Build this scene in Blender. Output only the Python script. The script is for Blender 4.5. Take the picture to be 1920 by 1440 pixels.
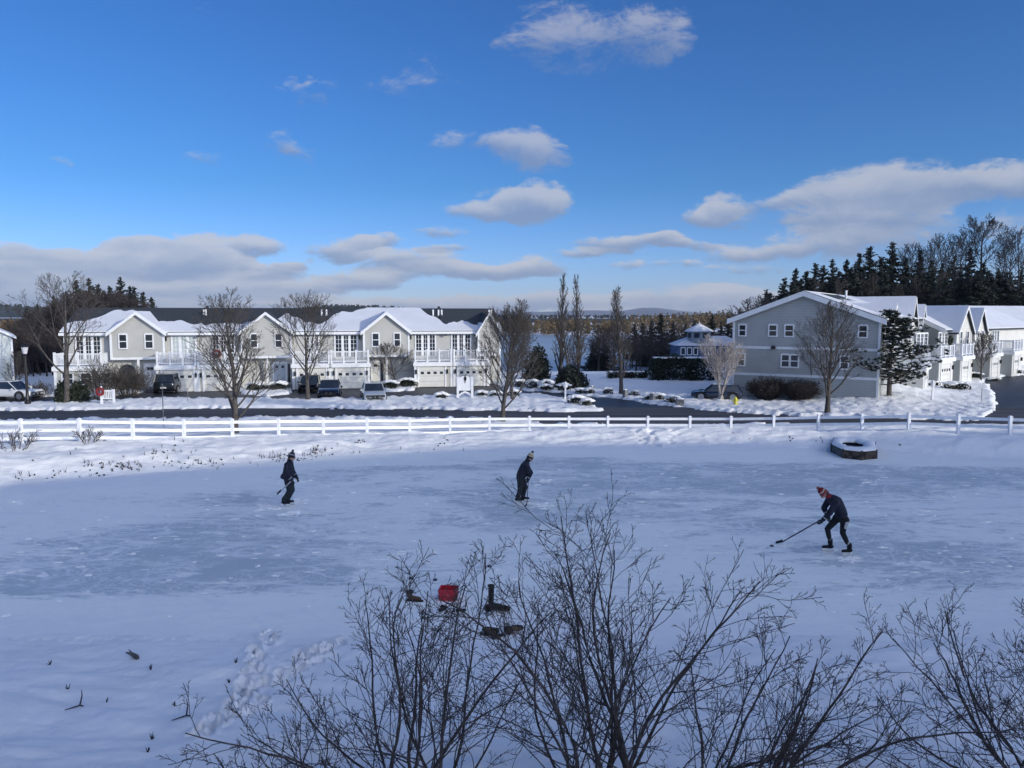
import bpy, bmesh, math, random
import numpy as np
from mathutils import Vector, Matrix, Quaternion

# ------------------------------------------------------------------ camera, sky, sun, exposure
S = bpy.context.scene
for o in list(bpy.data.objects): bpy.data.objects.remove(o)
CAMH = 6.2; PITCH = math.radians(5.07); F = 1442.0
cp, sp = math.cos(PITCH), math.sin(PITCH)
cd = bpy.data.cameras.new('camera'); cam = bpy.data.objects.new('camera', cd); S.collection.objects.link(cam)
cam.location = (0, 0, CAMH); cam.rotation_euler = (math.pi/2 - PITCH, 0, 0)
cd.sensor_width = 36; cd.lens = 36*F/1920; cd.clip_start = .05; cd.clip_end = 30000
S.camera = cam
S.render.resolution_x, S.render.resolution_y = 1024, 768
S.view_settings.view_transform = 'Standard'; S.view_settings.look = 'None'
S.view_settings.gamma = 1; S.view_settings.exposure = 0.28
SUNH = Vector((.82, -.57, 0)).normalized(); SUNEL = math.radians(16)
sund = SUNH*math.cos(SUNEL) + Vector((0, 0, math.sin(SUNEL)))
sl = bpy.data.lights.new('sun', 'SUN'); so = bpy.data.objects.new('sun', sl); S.collection.objects.link(so)
sl.energy = 2.5; sl.angle = math.radians(.6); sl.color = (1, .92, .76)
so.rotation_euler = (-sund).to_track_quat('-Z', 'Y').to_euler(); so.location = (30, -30, 60)

def ray(px, py):
    a, b = (px-960)/F, (720-py)/F
    return Vector((a, cp + b*sp, -sp + b*cp))
def P(px, py, z=0.):                      # pixel of the photo -> point on the horizontal plane z
    d = ray(px, py); t = (z-CAMH)/d.z
    return Vector((d.x*t, d.y*t, z))
def PD(px, py, Y):                        # pixel -> point at distance Y
    d = ray(px, py); t = Y/d.y
    return Vector((d.x*t, Y, CAMH+d.z*t))
def U(X, Y, z=0.): return 960 + F*X/(Y*cp + (CAMH-z)*sp)

W = bpy.data.worlds.new('World'); S.world = W; W.use_nodes = True
wt = W.node_tree; wn = wt.nodes; wl = wt.links; wn.clear()
def N(t, **k):
    n = wn.new(t)
    for a, b in k.items(): setattr(n, a, b)
    return n
def mth(op, a, b=None, c=None, clamp=False):
    n = N('ShaderNodeMath', operation=op); n.use_clamp = clamp
    for i, v in enumerate((a, b, c)):
        if v is None: continue
        if isinstance(v, (int, float)): n.inputs[i].default_value = v
        else: wl.new(v, n.inputs[i])
    return n.outputs[0]
sky = N('ShaderNodeTexSky', sky_type='NISHITA'); sky.sun_disc = False
sky.sun_elevation = SUNEL; sky.sun_rotation = math.atan2(SUNH.x, SUNH.y)
sky.altitude = 200; sky.air_density = 1.0; sky.dust_density = .1; sky.ozone_density = 2.2
hs = N('ShaderNodeHueSaturation'); hs.inputs['Saturation'].default_value = 1.16; hs.inputs['Value'].default_value = 1.0
hs.inputs['Hue'].default_value = .5
wl.new(sky.outputs[0], hs.inputs['Color'])
SKS = .085
tint = N('ShaderNodeMix', data_type='RGBA', blend_type='MULTIPLY'); tint.inputs['Factor'].default_value = 1
wl.new(hs.outputs[0], tint.inputs['A'])
# clouds, by direction (azimuth, elevation) in the sky
tc = N('ShaderNodeTexCoord'); sep = N('ShaderNodeSeparateXYZ'); wl.new(tc.outputs['Generated'], sep.inputs[0])
az0 = mth('ARCTAN2', sep.outputs[0], sep.outputs[1]); el0 = mth('ARCSINE', sep.outputs[2])
hz_ = N('ShaderNodeMapRange'); wl.new(el0, hz_.inputs['Value']); hz_.inputs['From Min'].default_value = 0; hz_.inputs['From Max'].default_value = .16
tm = N('ShaderNodeMix', data_type='RGBA'); wl.new(hz_.outputs[0], tm.inputs['Factor']); tm.inputs['A'].default_value = (.74, .93, 1.85, 1); tm.inputs['B'].default_value = (.37, .765, 1.31, 1)
wl.new(tm.outputs['Result'], tint.inputs['B'])
cmb = N('ShaderNodeCombineXYZ'); wl.new(az0, cmb.inputs[0]); wl.new(mth('MULTIPLY', el0, 1.9), cmb.inputs[1])
def wnoise(scale, detail, dist=0., rough=.55, off=0.):
    n = N('ShaderNodeTexNoise'); n.inputs['Scale'].default_value = scale; n.inputs['Detail'].default_value = detail
    n.inputs['Roughness'].default_value = rough; n.inputs['Distortion'].default_value = dist
    m = N('ShaderNodeMapping'); m.inputs['Location'].default_value = (off, off*.7, off*.3)
    wl.new(cmb.outputs[0], m.inputs[0]); wl.new(m.outputs[0], n.inputs['Vector']); return n
nw = wnoise(6.5, 5)
sv = N('ShaderNodeSeparateXYZ'); wl.new(nw.outputs['Color'], sv.inputs[0])
az = mth('ADD', az0, mth('MULTIPLY', mth('SUBTRACT', sv.outputs[0], .5), .13))
el = mth('ADD', el0, mth('MULTIPLY', mth('SUBTRACT', sv.outputs[1], .5), .045))
CL = [ # px, py, half width, half height, strength
 (1110,72,200,70,.62),(1210,55,110,50,.5),(990,85,80,40,.35),(775,158,120,32,.45),(800,110,60,34,.28),(590,168,66,26,.6),(395,35,95,34,.38),
 (515,262,50,32,.6),(560,285,50,22,.35),(392,287,46,13,.35),(95,295,36,12,.3),(660,245,90,12,.22),(880,268,90,36,.65),(975,275,95,48,.9),
 (960,385,110,30,.8),(1000,378,70,42,.95),(880,395,80,22,.6),(825,436,62,15,.75),(1350,405,95,30,.85),(1365,380,60,28,.8),(1300,410,60,20,.6),(1460,378,80,20,.55),
 (1620,385,165,58,.85),(1760,350,160,42,.72),(1880,345,120,34,.72),(1600,350,110,40,.6),(1700,420,190,42,.62),(1400,475,120,20,.8),(1530,455,120,28,.7),
 (1650,460,150,26,.55),(1180,458,110,20,.78),(1290,462,70,13,.7),(1240,452,50,18,.65),(1000,500,90,18,.6),(1190,497,45,10,.45),(1270,497,40,9,.45),
 (330,480,130,38,1.15),(210,490,110,30,.95),(100,500,140,26,.75),(390,495,90,24,.9),(480,463,70,18,.8),(60,470,110,18,.5),(510,508,95,20,.8),(640,470,85,24,.85),
 (690,455,60,14,.45),(760,490,130,20,.65),(700,522,100,22,.95),(590,535,110,16,.6),(850,510,120,18,.65),(930,508,140,16,.7),(330,540,260,30,.75),(60,535,200,36,.8),(520,548,140,20,.6),
 (600,575,330,22,.7),(900,568,220,20,.7),(1060,560,200,18,.6),(1280,556,170,24,.85),(1400,560,180,22,.85),(1150,580,260,22,.7),(1500,585,300,24,.7),(200,570,260,26,.7),
 (250,455,60,14,.5),(430,520,120,14,.8),(300,530,200,14,.8),(560,495,60,12,.6),(820,470,60,12,.5),(1100,478,90,12,.6),(1400,505,110,12,.6),(1560,520,120,14,.6),(-250,480,260,60,.9),(2300,420,300,70,.8),(-500,300,180,50,.7),(2400,200,260,60,.7)]
cx = N('ShaderNodeCombineXYZ'); wl.new(az, cx.inputs[0]); wl.new(el, cx.inputs[1]); cx.inputs[2].default_value = 1
FILL_CLOUDS = [(150,20,50,14,1.1),(-150,25,45,13,1.1),(90,30,22,16,1.),(-95,28,24,16,1.),(180,50,70,14,1.),(-110,55,40,12,.9),(110,60,45,12,.9),(180,8,80,9,1.2),(80,10,22,7,1.1),(-75,9,22,7,1.1)]  # unseen clouds added behind and above as fill light, in degrees
CLD = []
for (px, py, w, h, s) in CL:
    d = ray(px, py).normalized(); CLD.append((math.atan2(d.x, d.y), math.asin(d.z), F/w, F/h/1.1, s+(.14 if 440 < py < 600 and px < 1250 else -.10 if py < 130 else -.16 if px > 1500 else -.04)))
for (a, e, w, h, s) in FILL_CLOUDS: CLD.append((math.radians(a), math.radians(e), 57.3/w, 57.3/h, s))
ACC = None                                 # running sum of (., weighted height in the cloud, weight)
for (a0, e0, ka, ke, s) in CLD:
    ma = N('ShaderNodeVectorMath', operation='MULTIPLY_ADD'); wl.new(cx.outputs[0], ma.inputs[0]); ma.inputs[1].default_value = (ka, ke, 1); ma.inputs[2].default_value = (-a0*ka, -e0*ke, 0)
    dt = N('ShaderNodeVectorMath', operation='DOT_PRODUCT'); wl.new(ma.outputs[0], dt.inputs[0]); wl.new(ma.outputs[0], dt.inputs[1])
    m = mth('MULTIPLY_ADD', dt.outputs['Value'], -s, 2*s); m = mth('MAXIMUM', m, 0.)
    sc_ = N('ShaderNodeVectorMath', operation='SCALE'); wl.new(ma.outputs[0], sc_.inputs[0]); wl.new(m, sc_.inputs['Scale'])
    if ACC is None: ACC = sc_.outputs[0]
    else:
        ad = N('ShaderNodeVectorMath', operation='ADD'); wl.new(ACC, ad.inputs[0]); wl.new(sc_.outputs[0], ad.inputs[1]); ACC = ad.outputs[0]
sacc = N('ShaderNodeSeparateXYZ'); wl.new(ACC, sacc.inputs[0]); M = sacc.outputs[2]; SH = sacc.outputs[1]
nd = wnoise(11, 12, .5, .68, 3.1)
dens = mth('ADD', M, mth('MULTIPLY', mth('SUBTRACT', nd.outputs['Fac'], .5), 2.3))
nf = wnoise(34, 8, .8, .68, 7.7)
dens = mth('ADD', dens, mth('MULTIPLY', mth('SUBTRACT', nf.outputs['Fac'], .52), 1.1))
dens = mth('MULTIPLY', dens, mth('MULTIPLY', M, 9, clamp=True))
al = N('ShaderNodeMapRange', interpolation_type='SMOOTHSTEP'); wl.new(dens, al.inputs['Value'])
al.inputs['From Min'].default_value = .16; al.inputs['From Max'].default_value = .82; al.inputs['To Max'].default_value = .78
thin = N('ShaderNodeMapRange'); wl.new(el0, thin.inputs['Value']); thin.inputs['From Min'].default_value = .06; thin.inputs['From Max'].default_value = .30; thin.inputs['To Min'].default_value = 1.1; thin.inputs['To Max'].default_value = .62
alpha = mth('MULTIPLY', al.outputs[0], thin.outputs[0], clamp=True)        # the higher clouds are thinner
shade = mth('ADD', mth('DIVIDE', SH, mth('ADD', M, .02)), mth('MULTIPLY', mth('SUBTRACT', nd.outputs['Fac'], .5), 1.1))
cr = N('ShaderNodeMapRange', interpolation_type='SMOOTHSTEP'); wl.new(shade, cr.inputs['Value'])
cr.inputs['From Min'].default_value = -.45; cr.inputs['From Max'].default_value = .5
cc = N('ShaderNodeMix', data_type='RGBA'); wl.new(cr.outputs[0], cc.inputs['Factor'])
cc.inputs['A'].default_value = (.20/SKS, .25/SKS, .37/SKS, 1); cc.inputs['B'].default_value = (.49/SKS, .49/SKS, .515/SKS, 1)
sdn = N('ShaderNodeVectorMath', operation='DOT_PRODUCT'); wl.new(tc.outputs['Generated'], sdn.inputs[0]); sdn.inputs[1].default_value = tuple(sund)
bo = mth('MULTIPLY_ADD', mth('POWER', mth('MAXIMUM', sdn.outputs['Value'], 0.), 1.5), 11.0, 1.)  # clouds toward the sun brightened further, to fill the shade
cb = N('ShaderNodeVectorMath', operation='SCALE'); wl.new(cc.outputs['Result'], cb.inputs[0]); wl.new(bo, cb.inputs['Scale'])
mx = N('ShaderNodeMix', data_type='RGBA'); wl.new(alpha, mx.inputs['Factor']); wl.new(tint.outputs['Result'], mx.inputs['A']); wl.new(cb.outputs[0], mx.inputs['B'])
bg = N('ShaderNodeBackground'); bg.inputs['Strength'].default_value = SKS; wl.new(mx.outputs['Result'], bg.inputs['Color'])
wo = N('ShaderNodeOutputWorld'); wl.new(bg.outputs[0], wo.inputs['Surface'])

# ------------------------------------------------------------------ helpers
C = S.collection
def tag(o, label=None, cat=None, group=None, kind=None):
    if label: o['label'] = label
    if cat: o['category'] = cat
    if group: o['group'] = group
    if kind: o['kind'] = kind
    return o
def empty(name, loc, label, cat, rz=0., group=None):
    o = bpy.data.objects.new(name, None); C.objects.link(o); o.location = loc; o.rotation_euler = (0, 0, rz)
    o.empty_display_size = .2
    return tag(o, label, cat, group)
def copy_tree(o, parent=None):
    c = o.copy(); C.objects.link(c); c.parent = parent
    for ch in o.children: copy_tree(ch, c)
    return c
class MB:
    def __init__(s): s.v = []; s.f = []; s.k = []
    def add(s, vs, fs):
        s.k.append((len(s.v), len(s.f)))
        n = len(s.v); s.v.extend([tuple(v) for v in vs]); s.f.extend([tuple(i+n for i in f) for f in fs]); return s
    def box(s, x0, x1, y0, y1, z0, z1):
        return s.add([(x0,y0,z0),(x1,y0,z0),(x1,y1,z0),(x0,y1,z0),(x0,y0,z1),(x1,y0,z1),(x1,y1,z1),(x0,y1,z1)],
                     [(0,3,2,1),(4,5,6,7),(0,1,5,4),(1,2,6,5),(2,3,7,6),(3,0,4,7)])
    def tube(s, pts, rs, n=6, cap=True):
        pts = [Vector(p) for p in pts]
        if isinstance(rs, (int, float)): rs = [rs]*len(pts)
        vs = []; fs = []
        up = Vector((0, 0, 1))
        for i, p in enumerate(pts):
            t = (pts[min(i+1, len(pts)-1)] - pts[max(i-1, 0)])
            if t.length < 1e-9: t = up.copy()
            t.normalize(); a = t.cross(up)
            if a.length < .1: a = t.cross(Vector((1, 0, 0)))
            a.normalize(); b = t.cross(a)
            for k in range(n):
                an = 2*math.pi*k/n; vs.append(p + (a*math.cos(an) + b*math.sin(an))*rs[i])
        for i in range(len(pts)-1):
            for k in range(n):
                k2 = (k+1) % n; fs.append((i*n+k, i*n+k2, (i+1)*n+k2, (i+1)*n+k))
        if cap: fs.append(tuple(range(n-1, -1, -1))); fs.append(tuple((len(pts)-1)*n+k for k in range(n)))
        return s.add(vs, fs)
    def lathe(s, prof, c=(0, 0, 0), n=14):
        vs = []; fs = []
        for (r, z) in prof:
            for k in range(n):
                a = 2*math.pi*k/n; vs.append((c[0]+r*math.cos(a), c[1]+r*math.sin(a), c[2]+z))
        for i in range(len(prof)-1):
            for k in range(n):
                k2 = (k+1) % n; fs.append((i*n+k, i*n+k2, (i+1)*n+k2, (i+1)*n+k))
        fs.append(tuple(range(n-1, -1, -1))); fs.append(tuple((len(prof)-1)*n+k for k in range(n)))
        return s.add(vs, fs)
    def prism(s, poly, axis, a, b):        # poly: 2-D points, extruded along axis from a to b
        def m(p, t):
            return {'x': (t, p[0], p[1]), 'y': (p[0], t, p[1]), 'z': (p[0], p[1], t)}[axis]
        n = len(poly); vs = [m(p, a) for p in poly] + [m(p, b) for p in poly]
        fs = [tuple(range(n-1, -1, -1)), tuple(range(n, 2*n))] + [(i, (i+1) % n, n+(i+1) % n, n+i) for i in range(n)]
        return s.add(vs, fs)
    def blob(s, c, r, rng, n=10, m=6, rough=.15):
        vs = []; fs = []
        ph = [rng.uniform(0, 6.28) for _ in range(6)]
        for i in range(m+1):
            th = math.pi*i/m
            for k in range(n):
                a = 2*math.pi*k/n
                q = 1 + rough*(math.sin(3*a+ph[0]+2*th)+math.sin(2*a+ph[1]-3*th)*.8+rng.uniform(-.4, .4))
                vs.append((c[0]+r[0]*q*math.sin(th)*math.cos(a), c[1]+r[1]*q*math.sin(th)*math.sin(a), c[2]+r[2]*q*math.cos(th)))
        for i in range(m):
            for k in range(n):
                k2 = (k+1) % n; fs.append((i*n+k, (i+1)*n+k, (i+1)*n+k2, i*n+k2))
        return s.add(vs, fs)
    def build_each(s, name, mt, parent=None):     # every added piece becomes an object of its own
        out = []
        ends = s.k[1:]+[(len(s.v), len(s.f))]
        for (v0, f0), (v1, f1) in zip(s.k, ends):
            m = MB(); m.add(s.v[v0:v1], [tuple(i-v0 for i in f) for f in s.f[f0:f1]]); out.append(m.build(name, mt, parent))
        return out
    def build(s, name, mt, parent=None, smooth=False, bevel=0, recalc=True):
        me = bpy.data.meshes.new(name); me.from_pydata(s.v, [], s.f)
        if recalc and len(s.f) < 30000:
            bm = bmesh.new(); bm.from_mesh(me)
            if bevel: 
                bmesh.ops.remove_doubles(bm, verts=bm.verts, dist=1e-5)
            bmesh.ops.recalc_face_normals(bm, faces=bm.faces)
            if bevel: bmesh.ops.bevel(bm, geom=bm.edges, offset=bevel, segments=2, affect='EDGES', profile=.6)
            bm.to_mesh(me); bm.free()
        if smooth: me.shade_smooth()
        if mt: me.materials.append(mt)
        o = bpy.data.objects.new(name, me); C.objects.link(o)
        if parent: o.parent = parent
        return o

# ------------------------------------------------------------------ materials
def mat(name, col, rough=.7, var=.12, vscale=3., bump=0., bscale=20., metal=0., spec=.4, col2=None, band=None, coat=0., stretch=None):
    m = bpy.data.materials.new(name); m.use_nodes = True; nt = m.node_tree; b = nt.nodes['Principled BSDF']; L = nt.links
    b.inputs['Roughness'].default_value = rough; b.inputs['Metallic'].default_value = metal
    b.inputs['Specular IOR Level'].default_value = spec; b.inputs['Coat Weight'].default_value = coat
    t = nt.nodes.new('ShaderNodeTexCoord'); n = nt.nodes.new('ShaderNodeTexNoise')
    n.inputs['Scale'].default_value = vscale; n.inputs['Detail'].default_value = 6; mp_ = nt.nodes.new('ShaderNodeMapping'); mp_.inputs['Scale'].default_value = stretch or (1, 1, 1); L.new(t.outputs['Object'], mp_.inputs[0]); L.new(mp_.outputs[0], n.inputs['Vector'])
    mixn = nt.nodes.new('ShaderNodeMix'); mixn.data_type = 'RGBA'
    c2 = col2 or tuple(c*(1-2*var) for c in col)
    c1 = tuple(min(1, c*(1+var)) for c in col) if not col2 else col
    mixn.inputs['A'].default_value = (*c1, 1); mixn.inputs['B'].default_value = (*c2, 1)
    r = nt.nodes.new('ShaderNodeMapRange'); r.inputs['From Min'].default_value = .3; r.inputs['From Max'].default_value = .7
    L.new(n.outputs['Fac'], r.inputs['Value']); L.new(r.outputs[0], mixn.inputs['Factor'])
    out = mixn.outputs['Result']
    if band:                                 # (axis, period, depth): grooves of siding boards or panels
        ax, per, dep = band
        sx = nt.nodes.new('ShaderNodeSeparateXYZ'); L.new(t.outputs['Object'], sx.inputs[0])
        q = nt.nodes.new('ShaderNodeMath'); q.operation = 'DIVIDE'; L.new(sx.outputs[ax], q.inputs[0]); q.inputs[1].default_value = per
        fr = nt.nodes.new('ShaderNodeMath'); fr.operation = 'FRACT'; L.new(q.outputs[0], fr.inputs[0])
        mr = nt.nodes.new('ShaderNodeMapRange'); mr.inputs['From Min'].default_value = 0; mr.inputs['From Max'].default_value = .25
        mr.inputs['To Min'].default_value = 1-dep; mr.inputs['To Max'].default_value = 1; L.new(fr.outputs[0], mr.inputs['Value'])
        mm = nt.nodes.new('ShaderNodeMix'); mm.data_type = 'RGBA'; mm.blend_type = 'MULTIPLY'; mm.inputs['Factor'].default_value = 1
        L.new(out, mm.inputs['A']); L.new(mr.outputs[0], mm.inputs['B']); out = mm.outputs['Result']
        bp = nt.nodes.new('ShaderNodeBump'); bp.inputs['Strength'].default_value = .5; bp.inputs['Distance'].default_value = .02
        L.new(fr.outputs[0], bp.inputs['Height']); L.new(bp.outputs[0], b.inputs['Normal'])
    elif bump:
        n2 = nt.nodes.new('ShaderNodeTexNoise'); n2.inputs['Scale'].default_value = bscale; n2.inputs['Detail'].default_value = 5
        L.new(t.outputs['Object'], n2.inputs['Vector'])
        bp = nt.nodes.new('ShaderNodeBump'); bp.inputs['Strength'].default_value = bump; bp.inputs['Distance'].default_value = .05
        L.new(n2.outputs['Fac'], bp.inputs['Height']); L.new(bp.outputs[0], b.inputs['Normal'])
    L.new(out, b.inputs['Base Color'])
    return m
SNOW = (.84, .845, .84)
m_snow = mat('snow', SNOW, .6, .03, .7, bump=.85, bscale=3.6, spec=.3)
m_snowlump = mat('snow_lump', SNOW, .6, .03, 2, bump=.6, bscale=9, spec=.3)
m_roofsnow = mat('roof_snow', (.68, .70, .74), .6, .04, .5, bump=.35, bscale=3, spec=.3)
m_siding = mat('siding', (.46, .46, .44), .6, .04, .8, band=(2, .17, .22))
m_siding2 = mat('siding_light', (.47, .47, .44), .6, .04, .8, band=(2, .17, .14))
m_sidingA = mat('siding_shade_grey', (.36, .38, .38), .6, .04, .8, band=(2, .21, .22))  # grey for walls turned from the sun, shade put into the colour
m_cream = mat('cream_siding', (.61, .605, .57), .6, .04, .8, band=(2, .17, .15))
m_white = mat('white_trim', (.74, .76, .78), .5, .04, 3)
m_fence = mat('white_vinyl', (.78, .80, .83), .45, .05, 4)
m_door = mat('garage_paint', (.63, .63, .60), .5, .03, 2, band=(2, .52, .25))
m_front = mat('front_door', (.42, .47, .53), .5, .04, 2)
m_shingle = mat('shingle', (.038, .046, .056), .85, .25, 9, bump=.6, bscale=14)
m_glass = mat('window_glass', (.022, .03, .042), .08, .2, 1, spec=.7)
m_blind = mat('white_blind', (.45, .50, .50), .5, .05, 3, band=(0, .16, .25))
m_asph = mat('asphalt', (.052, .056, .064), .75, .3, 1.2, stretch=(.05, 1.1, 1), bump=.3, bscale=30)
m_asph2 = mat('asphalt_dark', (.024, .029, .040), .5, .3, .8, bump=.3, bscale=25)
m_bark = mat('bark', (.085, .075, .068), .9, .3, 6, bump=.5, bscale=18)
m_bark2 = mat('bark_grey', (.12, .11, .105), .9, .3, 6)
m_barkdark = mat('bark_dark', (.035, .033, .038), .85, .3, 8)
m_birch = mat('birch_bark', (.42, .38, .36), .8, .3, 5)
m_twigbrown = mat('twig_brown', (.055, .044, .042), .9, .3, 3)
m_conifer = mat('conifer_needles', (.020, .030, .024), .8, .5, .9)
m_conifer2 = mat('pine_needles', (.022, .034, .026), .75, .5, 2)
m_woodfar = mat('far_woods', (.19, .125, .055), .9, .3, .02, col2=(.075, .06, .035))
m_evergreen = mat('shrub_green', (.022, .032, .020), .8, .4, 3)
m_black = mat('black_paint', (.012, .012, .014), .35, .2, 3)
m_stone = mat('granite', (.20, .20, .21), .85, .25, 6, bump=.5, bscale=25)
m_brickwall = mat('weathered_timber', (.085, .062, .05), .9, .45, 5, band=(2, .14, .5))
m_rail = mat('balcony_white', (.72, .74, .77), .5, .04, 3)
m_hyd = mat('hydrant_yellow', (.62, .56, .06), .45, .1, 5)
m_red = mat('red_plastic', (.45, .02, .035), .4, .08, 5)
m_redw = mat('wreath_red', (.26, .03, .04), .7, .3, 15)
m_lamp = mat('lamp_glass', (.55, .55, .58), .2, .05, 3)
# ------------------------------------------------------------------ terrain
_rs = np.random.RandomState(5); _T = _rs.rand(512, 512)
def vn(x, y):
    xi = np.floor(x).astype(int); yi = np.floor(y).astype(int); fx = x-xi; fy = y-yi
    fx = fx*fx*(3-2*fx); fy = fy*fy*(3-2*fy)
    a = _T[xi % 512, yi % 512]; b = _T[(xi+1) % 512, yi % 512]; c = _T[xi % 512, (yi+1) % 512]; d = _T[(xi+1) % 512, (yi+1) % 512]
    return (a*(1-fx)+b*fx)*(1-fy) + (c*(1-fx)+d*fx)*fy - .5
def fbm(x, y, o=4):
    s = 0; a = 1.
    for i in range(o): s = s + a*vn(x*2**i+17*i, y*2**i+31*i); a *= .5
    return s
# fence line: px, distance, py of post top, py of visible base
FEN = [(-80,33,787,833),(38,33.5,785,829),(148,34,784,826),(248,35,785,822),(344,36,786,820),(435,37,785,817),(522,38,784,815),(606,39,784,813),(688,40,783,811),
 (768,41,783,809),(844,42,781,807),(918,43,780,804),(993,43.5,780,801),(1067,44,780,799),(1140,44,780,798),(1215,44,780,797),(1294,43.8,780,797),
 (1371,43,780,798),(1451,42,779,799),(1535,40.8,777,801),(1617,39.5,776,803),(1705,38,774,806),(1798,36.8,777,811),(1895,35.6,780,816),(2000,34.5,783,821)]
fpx = np.array([f[0] for f in FEN], float); fY = np.array([f[1] for f in FEN], float)
fz = []
for (px, Y, yt, yb) in FEN:
    zt = PD(px, yt, Y).z; zb = PD(px, yb, Y).z
    fz.append(min(zb, zt-.98) if 800 < px < 1560 else zb)
fz = np.array(fz)
epx = [-900,-80, 0,150,300,480,600,700,900,1000,1200,1400,1560,1700,1800,1920,2800]; epy = [935,925,915,895,885,870,856,848,843,839,838,838,843,850,855,862,880]
eY = np.interp(fpx, epx, [P(a, b).y for a, b in zip(epx, epy)])
cpy = np.interp(fpx, [0,300,500,700,900,1100,1300,1500,1620,1700,1900], [862,848,836,823,811,804,803,805,810,815,826])
cY = eY + .42*(fY-eY)
cz = np.array([PD(a, b, y).z for a, b, y in zip(fpx, cpy, cY)])
def const(v): return np.full(len(fpx), float(v))
ROWS = [(const(-20), const(2.4)), (const(1), const(2.4)), (const(7), const(1.1)), (const(11), const(.38)), (const(14.2), const(.02)), (const(16), const(-.12)),
        (eY-1.2, const(-.12)), (eY-.2, const(.0)), (cY, cz), (fY-.3, fz-.02), (fY+.6, fz-.03), (np.maximum(fY+4, 46.5), np.minimum(fz, -.32)), (const(50), const(-.42)), (const(57), const(-.5)),
        (const(70), const(-.68)), (const(90), const(-.72))]
lk = np.array([0 if p < 1260 else min(1, (p-1260)/120) for p in fpx])       # lake side to house side
hl = np.array([0 if p < 1400 else min(1, (p-1400)/350) for p in fpx])       # wooded hill on the right
ROWS += [(const(110), -2.2*(1-lk)-.9*lk+1.5*hl), (const(150), -4.6*(1-lk)-2.1*lk*(1-hl)+7.5*hl), (const(178), -6.6*(1-lk)-2.6*lk*(1-hl)+12*hl),
         (const(240), -7.5*(1-lk)-2.5*lk*(1-hl)+14*hl), (const(480), -7.5*(1-lk)-2.*lk*(1-hl)+14*hl), (const(505), -5.2*(1-lk)-1.5*lk*(1-hl)+14*hl),
         (const(700), const(-1)), (const(1500), const(4)), (const(9000), const(0))]
def base(X, Y):
    X = np.asarray(X, float); Y = np.asarray(Y, float)
    u = 960 + F*X/(np.maximum(Y, .5)*cp + 6.0*sp)
    rows = [(np.interp(u, fpx, a), np.interp(u, fpx, b)) for a, b in ROWS]
    z = rows[0][1].copy() if hasattr(rows[0][1], 'copy') else rows[0][1]
    for k in range(len(rows)-1):
        y0, z0 = rows[k]; y1, z1 = rows[k+1]
        t = np.clip((Y-y0)/np.maximum(y1-y0, 1e-6), 0, 1)
        if 6 <= k <= 9: t = .5*t + .5*t*t*(3-2*t)
        z = np.where(Y >= y0, z0+(z1-z0)*t, z)
    # lawn mound in front of the big grey gable
    z = z + 1.0*np.exp(-((u-1655)/95)**2-((Y-65)/8.)**2)
    # the hill behind the left row
    z = z + 5.0*np.exp(-((u-130)/190)**2-((Y-150)/38.)**2)
    return z
def poly_uv(pts):                          # photo outline -> (u, Y) outline on the ground
    out = []
    for (a, b) in pts:
        p = P(a, b, -.5)
        for _ in range(4): p = P(a, b, float(base(p.x, p.y)))
        out.append((U(p.x, p.y, p.z), p.y, p.x))
    return out
def inside(poly, x, y):
    r = np.zeros(x.shape, bool); n = len(poly)
    for i in range(n):
        x0, y0 = poly[i]; x1, y1 = poly[(i+1) % n]
        c = ((y0 > y) != (y1 > y)) & (x < (x1-x0)*(y-y0)/((y1-y0) if y1 != y0 else 1e-9)+x0)
        r ^= c
    return r
ROADP = [(-500,771),(0,769),(250,766),(500,763),(700,765.5),(950,768.5),(1130,770.5),(1300,771),(1450,776),(1617,781),(1705,784.5),(1850,787),(2300,792),
         (2300,805),(1895,801),(1798,798),(1617,797.5),(1500,797),(1300,796),(1140,797),(1000,791),(850,785),(700,783),(500,783.5),(250,786),(0,789),(-500,795)]
SIDEP = [(1010,732),(1060,735),(1100,742),(1165,746),(1215,754),(1262,761),(1340,768),(1450,777),(1450,790),(1126,790),(1128,769),(1112,761),(1085,752),(1040,743),(1000,738)]
LOTP = [(-400,756),(-400,735),(0,742),(110,742),(200,742),(262,736),(285,729),(370,727),(445,728),(460,738),(500,742),(540,738),(552,722),(620,720),(690,719),(705,726),(730,733),(775,731),(788,722),(788,716),(930,716),(945,728),(1020,733),(1000,738),(880,740),(800,743),(700,745),(640,747),(560,748),(440,747),(320,746),(250,749),(100,753),(0,757)]
RDRP = [(1885,700),(1880,706),(1838,714),(1852,722),(1861,735),(1866,750),(1866,768),(1838,786),(1838,800),(2300,800),(2300,700)]
POL = {}
for nm, pp in (('road', ROADP), ('side_road', SIDEP), ('driveway', LOTP), ('entry_drive', RDRP)):
    q = poly_uv(pp); POL[nm] = ([(a, y) for a, y, x in q], [(x, y) for a, y, x in q])
def roadmask(X, Y, wob=True):
    u = 960 + F*X/(Y*cp + 6.7*sp)
    if wob:
        w = fbm(X*1.3, Y*1.3, 4); u = u + w*9; Yw = Y + w*.9
    else: Yw = Y
    r = np.zeros(X.shape, bool)
    for nm in POL: r |= inside(POL[nm][0], u, Yw)
    return r
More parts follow.
